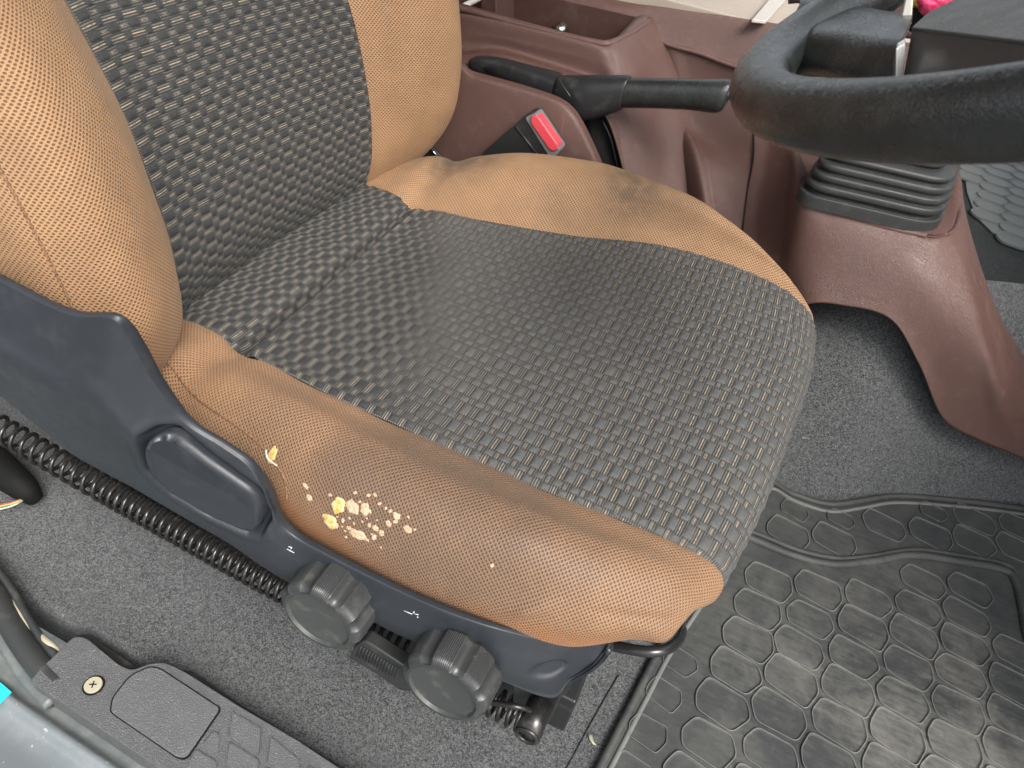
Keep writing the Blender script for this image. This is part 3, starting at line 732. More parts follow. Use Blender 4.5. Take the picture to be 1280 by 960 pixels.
# ---- side shield -----------------------------------------------------------
sh = [(-90, 305, -90, 400), (-40, 325, -45, 450), (0, 343, 0, 484), (60, 374, 50, 525), (100, 388, 95, 562), (145, 391, 140, 588), (167, 418, 172, 605), (196, 470, 205, 624), (235, 520, 243, 646), (282, 552, 292, 674),
      (314, 575, 325, 697), (333, 602, 345, 710), (346, 634, 366, 722), (368, 662, 400, 738), (412, 688, 440, 755), (490, 728, 502, 787), (560, 759, 560, 812), (620, 780, 625, 843), (680, 796, 690, 867), (722, 804, 712, 850), (750, 800, 744, 830), (766, 800, 764, 806)]
Ys = [-.152, -.152, -.152, -.151, -.149, -.146, -.143, -.139, -.134, -.129, -.126, -.125, -.124, -.122, -.121, -.120, -.118, -.112, -.098, -.086, -.078, -.070]
snet = []
for (tu, tv, bu, bv), y in zip(sh, Ys):
    T_ = at(tu, tv, Y=y); B_ = at(bu, bv, Y=y - .004); L = np.linalg.norm(T_ - B_)
    w_ = min(1, L / .06) * np.interp(tu, [560, 740], [1, .25])
    rr = np.interp(tu, [60, 150, 215, 300], [1, 1, .8, 0])      # moulded ridge at the rear
    def f_(t_, o_): return T_ + (B_ - T_) * t_ + np.array([0, -o_ * w_, 0])
    row = [T_ + np.array([0, .006, -.010]), T_ + np.array([0, .0022, -.0020]), f_(.015, .0022), f_(.05, .0045), f_(.24, .006 + .008 * rr), f_(.34, .007 + .013 * rr), f_(.44, .008 + .011 * rr), f_(.70, .009 + .002 * rr), f_(.93, .007), B_ + np.array([0, -.003, 0]), B_ + np.array([0, .012, .002])]
    snet.append(row)
snet = np.array(snet)
gs_ = surf(snet, 420, 130)
# rear part rises to a ridge (moulded facet)
lev_px = [(183, 574), (181, 562), (186, 549), (200, 541), (216, 540), (232, 551), (262, 574), (300, 600), (318, 612), (327, 628), (328, 650), (321, 663), (308, 663), (262, 643), (215, 615), (190, 592)]
from mathutils.bvhtree import BVHTree
def bvh_of(G):
    n_, m_ = G.shape[:2]; idx = np.arange(n_ * m_).reshape(n_, m_)
    return BVHTree.FromPolygons([tuple(p) for p in G.reshape(-1, 3)], np.stack([idx[:-1, :-1], idx[1:, :-1], idx[1:, 1:], idx[:-1, 1:]], -1).reshape(-1, 4).tolist())
sb_ = bvh_of(gs_)
def onb(b, u, v):
    d = RC @ np.array([(u - 640) / F, (v - 480) / F, 1.0]); p = b.ray_cast(Vector(CP), Vector(d).normalized())[0]
    return np.array(p) if p else at(u, v, Y=-.14)
lev = np.array([onb(sb_, u, v) for u, v in lev_px])
def poly_dist(P, poly):
    d = np.full(P.shape[:2], 1e9); ins = np.zeros(P.shape[:2], bool)
    for i in range(len(poly)):
        a, b = poly[i - 1], poly[i]; ab = b - a; t = np.clip(((P - a) @ ab) / ab.dot(ab), 0, 1)
        d = np.minimum(d, np.linalg.norm(P - (a + t[..., None] * ab), axis=2))
        c = ((a[1] > P[..., 1]) != (b[1] > P[..., 1])) & (P[..., 0] < (b[0] - a[0]) * (P[..., 1] - a[1]) / (b[1] - a[1] + 1e-12) + a[0]); ins ^= c
    return np.where(ins, -d, d)
XZ = gs_[..., [0, 2]]; dd = poly_dist(XZ, lev[:, [0, 2]])
moat = 1 / (1 + np.exp(np.clip((dd - .0040) / .0007, -40, 40))); moat *= np.clip((np.linspace(0, 1, gs_.shape[1]) - .27) / .10, 0, 1)[None]; gs_[..., 1] += moat * .0100
lipr = np.exp(-((dd - .0085) / .0030) ** 2) * .0008; gs_[..., 1] -= lipr
dim = onb(sb_, 685, 838); dq = np.hypot((XZ[..., 0] - dim[0]) / 1.35, XZ[..., 1] - dim[2]); gs_[..., 1] += .003 / (1 + np.exp((dq - .0075) / .0006))
grid('side_shield', gs_, M['shield'], seat, flip=True, thick=.0025)
lc = lev.mean(0)
lever = prism('recline_lever', roundpoly([p + np.array([0, -.0030, 0]) for p in lev], .004, 2), (0, .013, 0), M['shield'], seat, .0050, 6)
# icon marks beside the knobs
def strip(pts_px, y, r=.00035):
    return tube('icon_mark', [onb(sb_, u, v) + np.array([0, -.0006, 0]) for u, v in pts_px], r, M['white_mark'], seat, seg=5)
def sx(x, y): return 300 + x / 5.333, 660 + y / 5.333
def s2(x, y): return 480 + x / 5.333, 740 + y / 5.333
for L_ in ([(315, 135), (365, 162)], [(325, 120), (345, 125)], [(340, 138), (348, 125)]): strip([sx(*q) for q in L_], -.1345)
for L_ in ([(135, 120), (190, 143)], [(190, 143), (205, 125)], [(205, 140), (232, 148)], [(222, 160), (232, 166)]): strip([s2(*q) for q in L_], -.1390)
# knobs
def knob_mesh():
    R1, D = .0345, .027; V = []; lobes = 8
    th = []
    for k in range(lobes):
        a0 = k * 2 * math.pi / lobes
        for t in np.linspace(0, 1, 73)[:-1]: th.append((a0 + t * 2 * math.pi / lobes, t))
    def rad(t):
        if t < .56:
            tri = abs((t / .56 * 10) % 1 - .5) * 2
            return R1 - .0005 * tri
        u = (t - .56) / .44; return R1 - .0034 * math.sin(math.pi * u) ** .8
    prof = [(-.004, .90), (0.0, 1.0), (D * .78, 1.0), (D * .90, .965), (D * .97, .90), (D, .86), (D + .0002, .80), (D - .0022, .76), (D - .0026, .60), (D - .0030, .3)]
    vs_ = []
    for z, s_ in prof:
        for a, t in th:
            bl = 1 if s_ > .88 else 0
            r = (rad(t) if bl else R1 * .985) * s_ * (1 - .02 * z / D); vs_.append((r * math.cos(a), -z, r * math.sin(a)))
    n_ = len(th); fs = []
    for k in range(len(prof) - 1):
        for i in range(n_): j = (i + 1) % n_; fs.append([k * n_ + i, (k + 1) * n_ + i, (k + 1) * n_ + j, k * n_ + j])
    fs.append([(len(prof) - 1) * n_ + i for i in range(n_)])
    me = bpy.data.meshes.new('adjust_knob'); me.from_pydata(vs_, [], fs); me.materials.append(M['knob']); me.materials.append(M['knob_face'])
    for i, p in enumerate(me.polygons):
        p.use_smooth = True
        if i >= 6 * n_: p.material_index = 1
    bm = bmesh.new(); bm.from_mesh(me); bmesh.ops.recalc_face_normals(bm, faces=bm.faces)
    for e in bm.edges:
        if len(e.link_faces) == 2 and e.calc_face_angle(0) > math.radians(28): e.smooth = False
    bm.to_mesh(me); bm.free()
    return me
km = knob_mesh()
for (u, v), rz in (((401, 771), .25), ((556, 860), .05)):
    c = at(u, v, Y=-.150)
    o = bpy.data.objects.new('adjust_knob', km); COL.objects.link(o); o.location = (c[0], -.128, c[2]); o.rotation_euler = (math.radians(-4), rz, math.radians(0))
    par(o, seat)
    kf = []
    tube('knob_boss', [(c[0], -.10, c[2]), (c[0], -.13, c[2])], .014, M['black'], seat, seg=16)
# ribbed slide lever under the shield, between the knobs
sl_px = [(440, 812), (455, 801), (500, 830), (520, 842), (516, 866), (500, 864), (462, 838), (436, 824)]
pl = prism('slide_lever', roundpoly([at(u, v, Y=-.128) for u, v in sl_px], .003, 2), (0, .012, 0), M['knob'], seat, .002, 3)
for k in range(14):
    a0 = np.array(at(452 + k * 3.6, 808 + k * 2.15, Y=-.1288)); a1 = np.array(at(446 + k * 3.6, 820 + k * 2.15, Y=-.1288))
    tube('lever_rib', [a0, a1], .0006, M['knob'], pl, seg=5)
# tension spring of the suspension
A_, B_ = np.array([-.30, -.088, -.158]), np.array([.405, -.090, -.205]); turns = 92; t = np.linspace(0, 1, turns * 12)
ax = (B_ - A_) / np.linalg.norm(B_ - A_); e1 = np.cross(ax, [0, 1, 0]); e1 /= np.linalg.norm(e1); e2 = np.cross(ax, e1)
sag = -.010 * np.sin(math.pi * t)[:, None] * np.array([0, 0, 1])
tt = t + 0; pitch_var = np.interp(t, [0, .35, .6, 1], [0, .27, .55, 1])
P_ = A_ + (B_ - A_) * t[:, None] + sag + .0118 * (np.cos(2 * math.pi * turns * .78 * pitch_var)[:, None] * e1 + np.sin(2 * math.pi * turns * .78 * pitch_var)[:, None] * e2)
tube('tension_spring', P_, .0022, M['spring'], seat, seg=8)
# rod, bushing and bracket at the spring's front end
tube('spring_hook', [at(606, 877, Y=-.118), at(640, 882, Y=-.118), at(662, 888, Y=-.112), at(668, 898, Y=-.108)], .0024, M['spring'], seat, n=24, seg=10)
bc_ = at(664, 907, Y=-.118)
tube('bushing', [bc_ + np.array([0, -.008, 0]), bc_ + np.array([0, .02, 0])], .0105, M['spring'], seat, seg=24)
tube('bushing', [bc_ + np.array([0, -.0095, 0]), bc_ + np.array([0, -.004, 0])], [.0062, .0062], M['spring'], seat, seg=20)
tube('bushing_bore', [bc_ + np.array([0, -.0102, 0]), bc_ + np.array([0, -.004, 0])], .0036, M['void'], seat, seg=16)
tube('bushing_ring', [bc_ + np.array([.0085 * math.cos(a), -.0085, .0085 * math.sin(a)]) for a in np.linspace(0, 2 * math.pi, 24, endpoint=False)], .0022, M['spring'], seat, seg=8, closed=True)
prism('spring_bracket', [at(u, v, Y=-.095) for u, v in ((640, 840), (705, 850), (700, 875), (686, 905), (668, 905), (640, 880))], (0, .012, 0), M['black'], seat, .002, 2)
# seat frame, rails and slide bar
prism('seat_frame', [(-.05, -.075, -.10), (.40, -.075, -.10), (.43, -.06, -.10), (.43, .36, -.10), (-.05, .36, -.10)], (0, 0, -.10), M['black'], seat, .006, 2)
for yy in (-.035, .33):
    prism('seat_rail', [(-.15, yy - .022, -.205), (.44, yy - .022, -.205), (.44, yy + .022, -.205), (-.15, yy + .022, -.205)], (0, 0, -.062), M['black'], seat, .003, 2)
bar = [at(740, 800, Y=-.045), at(790, 812, Y=-.05), at(822, 814, Y=-.045), at(842, 806, Y=-.03), at(852, 790, Y=-.005), at(850, 770, Y=.03), (.47, .08, -.10)]
tube('slide_bar', bar, .0045, M['metal'], seat, n=40, seg=14)

# ================================================================== THINGS AROUND THE SEAT
# buckle
bk = thing('seat_belt_buckle', 'black seat belt buckle with red release button between seat and brown console', 'seat belt buckle', at(640, 200, Y=.45))
Yb = .437
tp = [at(u, v, Y=Yb) for u, v in ((604, 190), (658, 143), (668, 141), (699, 186), (697, 193), (688, 200), (640, 232), (585, 215))]
prism('buckle_shell', roundpoly(tp, .004, 3), (0, .022, 0), M['black'], bk, .003, 4)
fr_ = [at(u, v, Y=Yb - .001) for u, v in ((656, 147), (669, 141), (700, 187), (697, 194), (687, 197))]
prism('buckle_bezel', roundpoly(fr_, .003, 3), (0, .020, 0), M['bezel'], bk, .0015, 3)
bt = [at(u, v, Y=Yb - .0035) for u, v in ((663, 146), (668, 144), (673, 147), (697, 181), (697, 187), (691, 190), (686, 187), (663, 154))]
prism('release_button', roundpoly(bt, .003, 3), (0, .016, 0), M['red'], bk, .0018, 4)
rl = [at(644, 157, Y=Yb - .0008), at(676, 199, Y=Yb - .0008)]
tube('shell_rib', rl, .0012, M['black'], bk, seg=8)
# anchor strap end glimpsed between the bolsters
an = thing('belt_anchor', 'small black belt anchor with bright metal edge tucked behind the backrest', 'anchor bracket', at(540, 192, Y=.45))
prism('anchor_plate', [at(u, v, Y=.45) for u, v in ((528, 196), (534, 178), (552, 196), (548, 210), (520, 215))], (0, .01, 0), M['black'], an, .002, 2)
tube('metal_edge', [at(533, 180, Y=.448), at(550, 199, Y=.448)], .0012, M['chrome'], an, seg=8)

# ---- centre console ------------------------------------------------------
con = thing('centre_console', 'maroon brown grained plastic centre console holding handbrake storage tray and gear boot', 'console', (.35, .55, -.2))
def pnet(rows): return np.array([[at(q[0], q[1], Y=q[2]) if len(q) == 3 else at(q[0], q[1], Z=q[2]) for q in r] for r in rows])
# wall in front of the handbrake slot
tops = [(470, 62), (520, 70), (560, 74), (578, 80), (590, 90), (610, 96), (640, 104), (670, 113), (700, 124), (716, 137), (728, 155), (738, 175), (749, 200), (770, 250)]
rows = []
for i, (u, v) in enumerate(tops):
    dx, dv = (0, 5) if i < 8 else (-5, 4)
    k = i > 8
    yo = .545 if i < 2 else (.525 if i == 2 else (.50 if i == 3 else .482))
    rows.append([(u + (3 if k else 0), v + (2 if not k else 0) + 18, .500), (u + (2 if k else 0), v - .5, yo), (u, v, .474), (u - (3 if k else 0), v + 4, .4655), (u - (8 if k else 0), v + 14, .462), (u - (20 if k else 0), v + 60, .458), (u - (40 if k else 0), v + 150, .452)])
wn = pnet(rows)
grid('handbrake_housing', surf(wn, 160, 60), M['brown'], con, thick=-.003)
# storage tower: near wall, rounded corner, front face
tw = pnet([
    [(430, -25, .56), (430, -18, .552), (430, 20, .550), (430, 60, .550), (430, 75, .52), (430, 110, .50)],
    [(520, 6, .56), (520, 10, .552), (520, 40, .550), (520, 62, .545), (520, 80, .52), (520, 120, .50)],
    [(575, 15, .56), (575, 19, .552), (575, 40, .550), (575, 62, .545), (580, 72, .52), (590, 110, .50)],
    [(620, 22, .56), (620, 27, .552), (620, 45, .550), (625, 62, .548), (632, 73, .52), (640, 120, .50)],
    [(680, 36, .56), (680, 41, .552), (682, 60, .550), (690, 80, .548), (694, 92, .52), (700, 130, .505)],
    [(735, 50, .56), (735, 55, .552), (738, 72, .550), (745, 96, .548), (752, 112, .535), (760, 150, .525)],
    [(756, 55, .566), (757, 60, .556), (763, 78, .552), (770, 100, .548), (774, 150, .538), (800, 290, .520)],
    [(769, 50, .578), (772, 52, .574), (781, 70, .570), (792, 100, .570), (798, 155, .558), (822, 290, .535)],
    [(795, 22, .66), (802, 24, .650), (808, 46, .640), (816, 80, .625), (824, 150, .600), (846, 290, .555)],
    [(808, 20, .685), (816, 24, .680), (824, 44, .672), (834, 76, .660), (848, 145, .632), (868, 290, .570)],
    [(822, 18, .72), (828, 26, .715), (836, 48, .70), (846, 80, .685), (862, 145, .655), (890, 290, .600)],
])
tws = surf(tw, 240, 90)
grid('tray_housing', tws, M['brown'], con, thick=-.003)
# tray interior
tx0, tx1, ty0, ty1, tz = -.30, .165, .566, .675, .150
tz0 = .085
def box_in(name, x0, x1, y0, y1, z0, z1, mat, parent):
    v_ = [(x0, y0, z0), (x1, y0, z0), (x1, y1, z0), (x0, y1, z0), (x0, y0, z1), (x1 + .015, y0, z1), (x1 + .015, y1, z1 + .012), (x0, y1, z1 - .006)]
    o = mk(name, v_, [[0, 1, 2, 3], [0, 4, 5, 1], [1, 5, 6, 2], [2, 6, 7, 3], [3, 7, 4, 0]], mat, parent, smooth=False)
    s = o.modifiers.new('solidify', 'SOLIDIFY'); s.thickness = .003; s.offset = -1
    b = o.modifiers.new('bevel', 'BEVEL'); b.width = .003; b.segments = 2
    return o
ra = [at(579, 19, Y=.56), at(757, 59, Y=.56)]; zt = .148
farl = at(792, 25, Y=.665)
box_in('storage_tray', -.30, .166, .562, .672, .075, .148, M['brown_dark'], con)
tube('tray_rim', [(-.3, .557, .1425), (.0, .557, .1430), (.10, .557, .1445), (.160, .558, .1465), (.180, .566, .1485), (.190, .60, .152), (.196, .64, .156), (.200, .675, .159)], .0045, M['brown'], con, n=60, seg=10)
prism('tray_divider', [tuple(at(600, -6, Y=.60)), tuple(at(620, -4, Y=.60)), tuple(at(622, 40, Y=.60)), tuple(at(602, 36, Y=.60))], (0, .06, 0), M['brown_dark'], con, .002, 2)
# chrome bolt in the tray
bp = at(703, 38, Y=.655)
bolt = thing('bolt', 'small shiny bolt lying in the brown storage tray', 'bolt', bp)
tube('bolt_head', [bp + np.array([-.004, -.004, .0]), bp + np.array([.006, -.008, .004])], .0100, M['chrome'], bolt, seg=6)
tube('bolt_shank', [bp + np.array([-.014, .0, -.004]), bp + np.array([.0, -.004, .0])], .0065, M['brown_dark'], bolt, seg=12)
tag(tube('trim_strip', [at(566, 14, Y=.60), at(585, 5, Y=.62), at(612, -8, Y=.66)], .004, M['white_plastic'], n=12, seg=8), 'thin white strip behind the seat back at the top edge of the console', 'trim strip')
# upper band and shelf beyond
band = pnet([[(u, v0, .75), (u, v0 + .5, .700), (u, v0 + 3, .690), (u + 4, v1 - 3, .676), (u + 4, v1, .674), (u + 4, v1 + 3, .684)] for u, v0, v1 in
             ((560, -45, 0), (660, -30, -2), (740, -8, 14), (782, 2, 26), (826, 9, 53), (870, 16, 66), (905, 21, 79), (960, 30, 97), (1010, 38, 114), (1100, 52, 143), (1200, 68, 175))])
grid('upper_band', surf(band, 120, 40), M['brown'], con, thick=-.003)
pan = pnet([
    [(800, 40, .70), (805, 90, .69), (810, 130, .68), (820, 200, .66), (840, 360, .62)],
    [(830, 56, .676), (842, 100, .672), (846, 138, .660), (862, 190, .605), (880, 300, .54)],
    [(860, 66, .676), (866, 110, .672), (868, 160, .655), (885, 205, .600), (900, 300, .54)],
    [(895, 78, .676), (900, 115, .672), (902, 172, .645), (905, 220, .595), (912, 305, .535)],
    [(930, 90, .676), (936, 125, .670), (941, 183, .630), (932, 250, .575), (926, 320, .53)]])
grid('side_panel', surf(pan, 90, 110), M['brown'], con, thick=-.003)
pan2 = pnet([
    [(931, 90, .676), (938, 125, .670), (945, 184, .630), (936, 250, .575), (930, 320, .53), (925, 400, .50)],
    [(975, 104, .676), (980, 140, .665), (985, 195, .615), (975, 258, .555), (968, 330, .51), (965, 400, .49)],
    [(1020, 118, .676), (1020, 150, .66), (1005, 225, .56), (1000, 275, .515), (1000, 330, .492), (1005, 385, .468)],
    [(1060, 130, .676), (1060, 160, .66), (1050, 235, .55), (1040, 268, .500), (1046, 320, .486), (1050, 381, .464)],
])
# shifter housing near face, wrapping round its corner
hs_ = pnet([
    [(931, 110, .70), (943, 184, .628), (934, 250, .575), (927, 320, .53), (922, 400, .50)],
    [(960, 120, .70), (965, 190, .620), (955, 255, .565), (948, 325, .52), (945, 400, .49)],
    [(985, 160, .66), (990, 200, .590), (982, 262, .535), (975, 335, .50), (975, 400, .478)],
    [(1015, 235, .054, 1), (1003, 248, .057, 1), (1002, 260, .050, 1), (1004, 320, .487), (1010, 380, .466)],
    [(1045, 240, .054, 1), (1040, 261, .057, 1), (1042, 273, .050, 1), (1047, 325, .482), (1052, 381, .465)],
    [(1110, 255, .054, 1), (1100, 277, .057, 1), (1103, 289, .050, 1), (1110, 335, .481), (1112, 398, .466)],
    [(1140, 260, .054, 1), (1140, 287, .057, 1), (1144, 300, .050, 1), (1152, 360, .478), (1148, 455, .466)],
    [(1160, 260, .054, 1), (1168, 294, .057, 1), (1174, 306, .050, 1), (1190, 400, .477), (1178, 522, .474)],
    [(1172, 255, .054, 1), (1188, 286, .057, 1), (1197, 300, .050, 1), (1221, 420, .481), (1222, 549, .486)],
    [(1178, 240, .054, 1), (1195, 262, .057, 1), (1207, 290, .045, 1), (1243, 457, .488), (1262, 565, .505)],
    [(1182, 215, .054, 1), (1197, 235, .057, 1), (1212, 300, .030, 1), (1262, 452, .520), (1305, 585, .530)],
    [(1182, 195, .054, 1), (1196, 208, .058, 1), (1216, 340, .000, 1), (1290, 462, .60), (1400, 615, .58)]])
grid('shifter_housing', surf(hs_, 220, 110), M['brown'], con, thick=.003)
prism('housing_top', [(.440, .60, .040), (.60, .60, .040), (.62, .86, .040), (.440, .86, .040)], (0, 0, -.03), M['brown'], con, .002, 2)
# boot
boot = thing('gear_boot', 'black pleated rubber gear lever boot on the brown console under the wheel', 'gear boot', (.55, .6, .06))
b0 = at(988, 250, Z=.062); b1 = at(1170, 293, Z=.062); b2 = at(1196, 212, Z=.062); bx = b1 - b0; by = b2 - b1; by = by * .62
def ring(cx, cy, z, k, rnd=.035):
    c = b0 + bx * .5 + by * .5 + np.array([cx, cy, 0]); c[2] = z
    P = [c + (-bx * .5 - by * .5) * k, c + (bx * .5 - by * .5) * k, c + (bx * .5 + by * .5) * k, c + (-bx * .5 + by * .5) * k]
    return np.array(roundpoly(P, rnd * k, 7))
prof = [(0, 1.0), (.012, 1.0), (.0145, .985), (.0145, .94), (.013, .90), (.017, .90), (.0205, .955), (.0265, .955), (.0285, .90), (.030, .885), (.033, .935), (.0385, .935), (.0405, .875), (.042, .86), (.045, .91), (.0505, .905), (.0525, .84), (.054, .80), (.057, .86), (.062, .845), (.064, .72), (.065, .62), (.068, .68), (.074, .65), (.076, .45), (.077, .2)]
G = np.array([ring(0, 0.0, .058 + z, k) for z, k in prof]); G = np.concatenate([G, G[:, :1]], 1)
G = surf(G, 130, G.shape[1])
parts_ = [('boot_base', 0, 26), ('boot_pleat', 26, 47), ('boot_pleat', 47, 68), ('boot_pleat', 68, 89), ('boot_pleat', 89, 110), ('boot_top', 110, 129)]
for nm, a, b in parts_: grid(nm, G[a:b + 1], M['rubber'], boot, flip=False)
# handbrake
hb = thing('handbrake', 'black handbrake lever with grained grip lying in the brown console slot', 'handbrake', at(600, 80, Y=.515))
def loft(name, secs, mat, Yc=.515, aspect=.9, parent=hb, seg=28, n_=60, power=2.0):
    S = []
    for u, v, h in secs:
        c = at(u, v, Y=Yc); e = at(u, v - h, Y=Yc); hh = np.linalg.norm(e - c); S.append((c[0], c[1], c[2], hh))
    S = cr1(np.array(S), np.linspace(0, len(S) - 1, n_)); G = []
    for cx, cy, cz, hh in S:
        r_ = []
        for k in range(seg + 1):
            a = 2 * math.pi * k / seg; ca, sa = math.cos(a), math.sin(a)
            r_.append((cx, cy + hh * aspect * np.sign(ca) * abs(ca) ** (2 / power), cz + hh * np.sign(sa) * abs(sa) ** (2 / power)))
        G.append(r_)
    G = np.array(G)
    o = grid(name, G, mat, parent, flip=True)
    return o, G
def cap(o_name, G, k, mat, parent=hb, bulge=.002):
    c = G[k].mean(0); V = [tuple(p) for p in G[k][:-1]] + [tuple(c + np.array([bulge, 0, 0]))]; n_ = len(V) - 1
    return mk(o_name, V, [[i, (i + 1) % n_, n_] for i in range(n_)], mat, parent, smooth=False)
_, G = loft('brake_lever_base', [(586, 80, 1), (590, 79, 7), (600, 80, 10), (625, 84, 11), (650, 92, 13), (678, 102, 15), (697, 110, 17)], M['black'], aspect=1.2, power=3.6)
_, G = loft('brake_collar', [(694, 108, 14), (700, 112, 18), (715, 118, 24), (733, 123, 29), (755, 121, 27), (772, 118, 24), (781, 116.5, 22), (783, 116.5, 19)], M['black'], power=2.8, aspect=.75)
_, G = loft('brake_grip', [(781, 116.5, 18), (786, 116, 19), (830, 117, 19), (870, 118.5, 19.5), (893, 120, 21), (903, 120.5, 21), (909, 120, 18), (911, 120, 12)], M['wheel'], power=2.5, aspect=.85)
cap('grip_end', G, -1, M['black'])
c = at(912, 119, Y=.515); tube('brake_button', [c, c + np.array([.006, 0, .0005])], .005, M['chrome'], hb, seg=16)
sc1 = at(612, 83, Y=.50); prism('base_slot', [at(u, v, Y=.4985) for u, v in ((603, 84), (612, 84), (620, 89), (614, 90))], (0, .002, 0), M['void'], hb, smooth=False)
tube('collar_seam', [at(697, 97, Y=.500), at(703, 106, Y=.493), at(709, 115, Y=.490), at(713, 121, Y=.490)], .0009, M['knob'], hb, n=12, seg=6)
# dark gap under the lever
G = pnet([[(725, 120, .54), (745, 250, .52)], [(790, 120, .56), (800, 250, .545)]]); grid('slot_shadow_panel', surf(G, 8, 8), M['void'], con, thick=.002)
tube('slot_edge', [at(753, 150, Y=.53), at(764, 175, Y=.53), at(772, 210, Y=.53)], .0012, M['black'], con, n=10, seg=6)

# passenger side shelf top / seat cushion seen at the top edge
sz = at(900, 20, Y=.70)[2] + .001
shelf = prism('passenger_shelf', [(-.6, .70, sz - .004), (.9, .715, sz + .006), (.9, 1.9, sz + .03), (-.6, 1.9, sz + .0)], (0, 0, -.02), M['beige'], None, .003, 2)
tag(shelf, 'beige grey flat shelf top beyond the brown console at the top edge', 'shelf')
prism('shelf_band', [at(940, 24, Z=sz + .012), at(965, -5, Z=sz + .012), at(985, -5, Z=sz + .012), at(958, 26, Z=sz + .012)], (0, 0, -.004), M['shelf_light'], shelf, .001, 2)

# ================================================================== STEERING WHEEL
wc_ = np.array([.5965, .119, .4135]); WR, th_ = .238, .580
wa = np.array([math.cos(th_), 0, math.sin(th_)]); wb = np.array([0, 1.0, 0]); wn_ = np.cross(wa, wb)
sw = thing('steering_wheel', 'black leather grained steering wheel with silver trimmed spoke in front of the seat', 'steering wheel', wc_)
def wp(a, b, h=0): return wc_ + wa * a + wb * b + wn_ * h
def onw(u, v, h=0):
    d = RC @ np.array([(u - 640) / F, (v - 480) / F, 1.0]); t = (wc_ + wn_ * h - CP).dot(wn_) / d.dot(wn_); return CP + t * d
V = []; seg, NR = 28, 220
for i in range(NR):
    ph = 2 * math.pi * i / NR; rad_ = wa * math.cos(ph) + wb * math.sin(ph)
    for k in range(seg):
        a = 2 * math.pi * k / seg
        V.append(wc_ + rad_ * (WR + .0170 * math.cos(a)) + wn_ * (.0160 * math.sin(a)))
Fq = [[i * seg + k, i * seg + (k + 1) % seg, ((i + 1) % NR) * seg + (k + 1) % seg, ((i + 1) % NR) * seg + k] for i in range(NR) for k in range(seg)]
mk('wheel_rim', V, Fq, M['wheel'], sw)
# lower spoke blending from the rim into the hub
spn = pnet([
    [(985, 5, .26), (1000, 6, .240), (990, 28, .215), (966, 60, .195), (958, 90, .175), (972, 112, .165), (985, 112, .19)],
    [(1030, -2, .26), (1030, 6, .235), (1012, 26, .208), (996, 48, .185), (988, 70, .170), (990, 96, .165), (1000, 98, .188)],
    [(1052, 8, .25), (1048, 17, .225), (1036, 29, .198), (1022, 42, .168), (1014, 64, .155), (1012, 86, .152), (1022, 90, .175)],
    [(1078, 14, .23), (1074, 21, .200), (1064, 34, .172), (1054, 46, .142), (1046, 68, .132), (1040, 90, .130), (1050, 94, .152)],
    [(1108, 20, .20), (1106, 26, .170), (1098, 41, .142), (1090, 53, .118), (1084, 74, .108), (1078, 101, .106), (1085, 104, .13)],
    [(1140, 24, .17), (1138, 32, .142), (1132, 46, .120), (1126, 58, .097), (1124, 80, .089), (1124, 112, .087), (1130, 116, .11)]])
grid('wheel_spoke', surf(spn, 120, 70), M['wheel'], sw, thick=.003)
M['hub'] = mat_plastic('hub_pad_vinyl', (.075, .080, .078), .46, 700, .5, .5, .12, (.2, .2, .19), leather=True)
M['hubside'] = mat_plastic('hub_side_plastic', (.060, .056, .055), .5, 900, .15, .45, .15, (.2, .18, .16))
tpx = [(1139, 34), (1280, 51), (1520, 75), (1600, -60), (1330, -90), (1205, -6), (1160, 15)]
tpp = [onw(u, v, 0.0) for u, v in tpx]
cH = np.mean(tpp, 0)
prism('hub_pad', tpp, tuple(-wn_ * .002), M['hub'], sw, .0009, 3)
b0_ = at(1127, 108, Y=.088)
bot = [b0_, b0_ + (np.array(tpp[1]) - np.array(tpp[0])), at(1520, 140, Y=-.05), tuple(np.array(tpp[3]) - wn_ * .05), tuple(np.array(tpp[4]) - wn_ * .05), tuple(np.array(tpp[5]) - wn_ * .05), tuple(np.array(tpp[6]) - wn_ * .03)]
V = [tuple(np.array(p) - wn_ * .0018 + (cH - p) * .004) for p in tpp] + [tuple(p) for p in bot]; k = len(tpp)
o = mk('hub_side', V, [list(range(k)), list(range(2 * k - 1, k - 1, -1))] + [[i, k + i, k + (i + 1) % k, (i + 1) % k] for i in range(k)], M['hubside'], sw, smooth=False)
prism('spoke_trim', [at(1120, 60, Y=.083), at(1132, 53, Y=.090), at(1128, 110, Y=.083), at(1119, 110, Y=.083)], (0, .012, 0), M['silver'], sw, .0012, 3)
prism('trim_plate', [at(u, v, Y=.165) for u, v in ((1104, 26), (1126, 24), (1133, -8), (1142, -10), (1139, 32), (1128, 33))], (0, .004, 0), M['white_plastic'], sw, .001, 2)
stalk = tag(tube('stalk', [at(1030, -30, Y=.30), at(1050, 0, Y=.285), at(1075, 12, Y=.275), at(1105, -2, Y=.28), at(1140, -30, Y=.30)], [.010, .013, .013, .012, .012], M['wheel'], n=40, seg=16),
    'black grained curved grip seen through the gap behind the wheel spoke at the top edge', 'wheel grip')
dash = tag(prism('dashboard_side', [at(u, v, Y=.48) for u, v in ((1066, -60), (1230, -60), (1240, 60), (1072, 44))], (0, .05, 0), M['brown'], None, .006, 3), 'brown dashboard side panel showing behind the steering wheel spoke', 'dashboard')
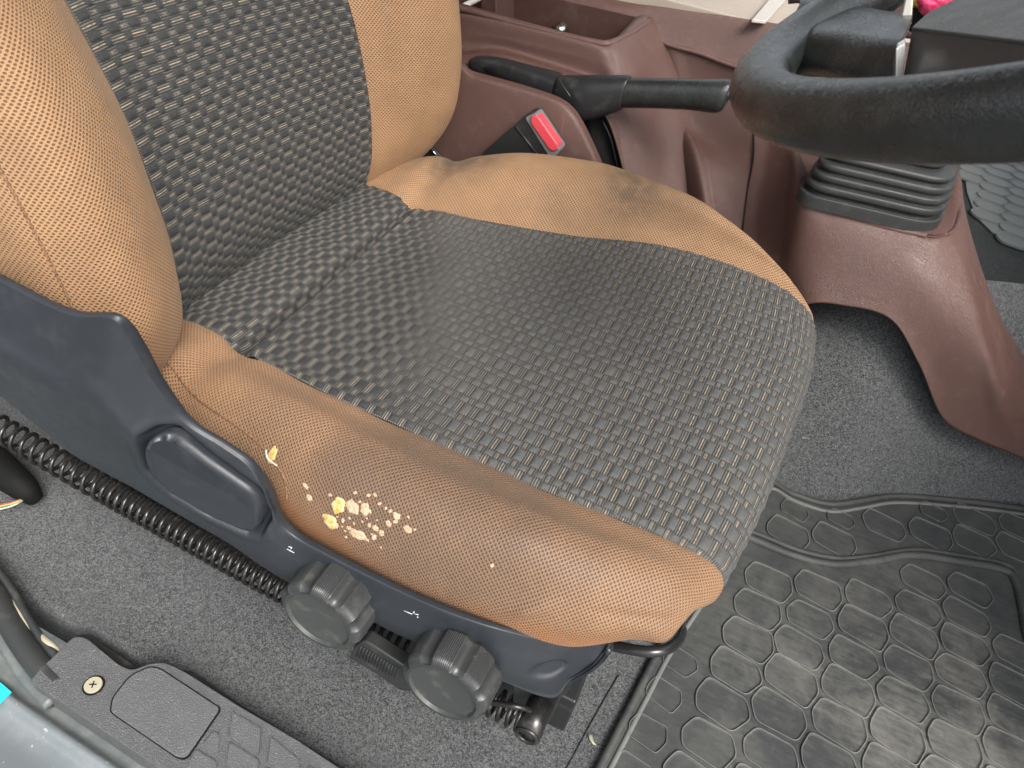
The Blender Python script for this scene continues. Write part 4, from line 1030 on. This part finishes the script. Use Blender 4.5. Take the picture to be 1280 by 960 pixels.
fl = thing('flower', 'pink and yellow artificial flower peeking over the steering wheel hub', 'flower', at(1160, 5, Y=.24))
for k_, (u, v, mt) in enumerate([(1160, 6, 'pink'), (1172, 2, 'pink'), (1152, -2, 'yellow'), (1183, -3, 'pink'), (1148, 4, 'yellow'), (1165, -8, 'pink')]):
    c = at(u, v, Y=.24 + .004 * k_); P = []
    for i in range(12):
        a = 2 * math.pi * i / 12; r = .008 * (1 + .25 * math.sin(3 * a + k_)); P.append((c[0] + r * math.cos(a), c[1] + .003 * math.sin(2 * a), c[2] + r * .7 * math.sin(a)))
    mk('petal', P + [(c[0], c[1] - .004, c[2])], [[i, (i + 1) % 12, 12] for i in range(12)], M[mt], fl).modifiers.new('s', 'SOLIDIFY').thickness = .0008
prism('flower_base', [at(u, v, Y=.25) for u, v in ((1138, 12), (1176, 10), (1180, 40), (1136, 40))], (0, .01, 0), M['void'], fl, .001, 2)

# wires and dark sheath on the carpet at the left edge
wr = thing('wire_bundle', 'thin coloured wires lying on dark carpet at the left edge', 'wires', at(10, 632, Z=-.25))
for k_, mt in enumerate(['red_wire', 'yellow_wire', 'green_wire', 'white_plastic']):
    dv = k_ * 1.8
    tube('wire', [at(-30, 636 + dv, Z=-.245), at(0, 631 + dv, Z=-.243), at(18, 627 + dv * .8, Z=-.240), at(30, 622 + dv * .5, Z=-.245), at(40, 620, Z=-.250)], .0007, M[mt], wr, n=24, seg=6)
tag(tube('wire_sheath', [at(-30, 560, Z=-.235), at(5, 590, Z=-.235), at(30, 610, Z=-.240), at(45, 625, Z=-.255)], [.02, .017, .014, .008], M['void'], n=24, seg=14), 'black cloth sheath crumpled on the carpet below the coil spring at the left edge', 'cable sheath')
# debris: dry leaf scrap and crumbs
lf = [at(u, v, Z=FZ + .003) for u, v in ((735, 915), (740, 919), (743, 928), (746, 932), (741, 930), (737, 924))]
tag(prism('leaf_scrap', lf, (0, 0, -.0006), M['cable']), 'tiny dry straw coloured leaf scrap on the carpet beside the rubber mat', 'leaf scrap')
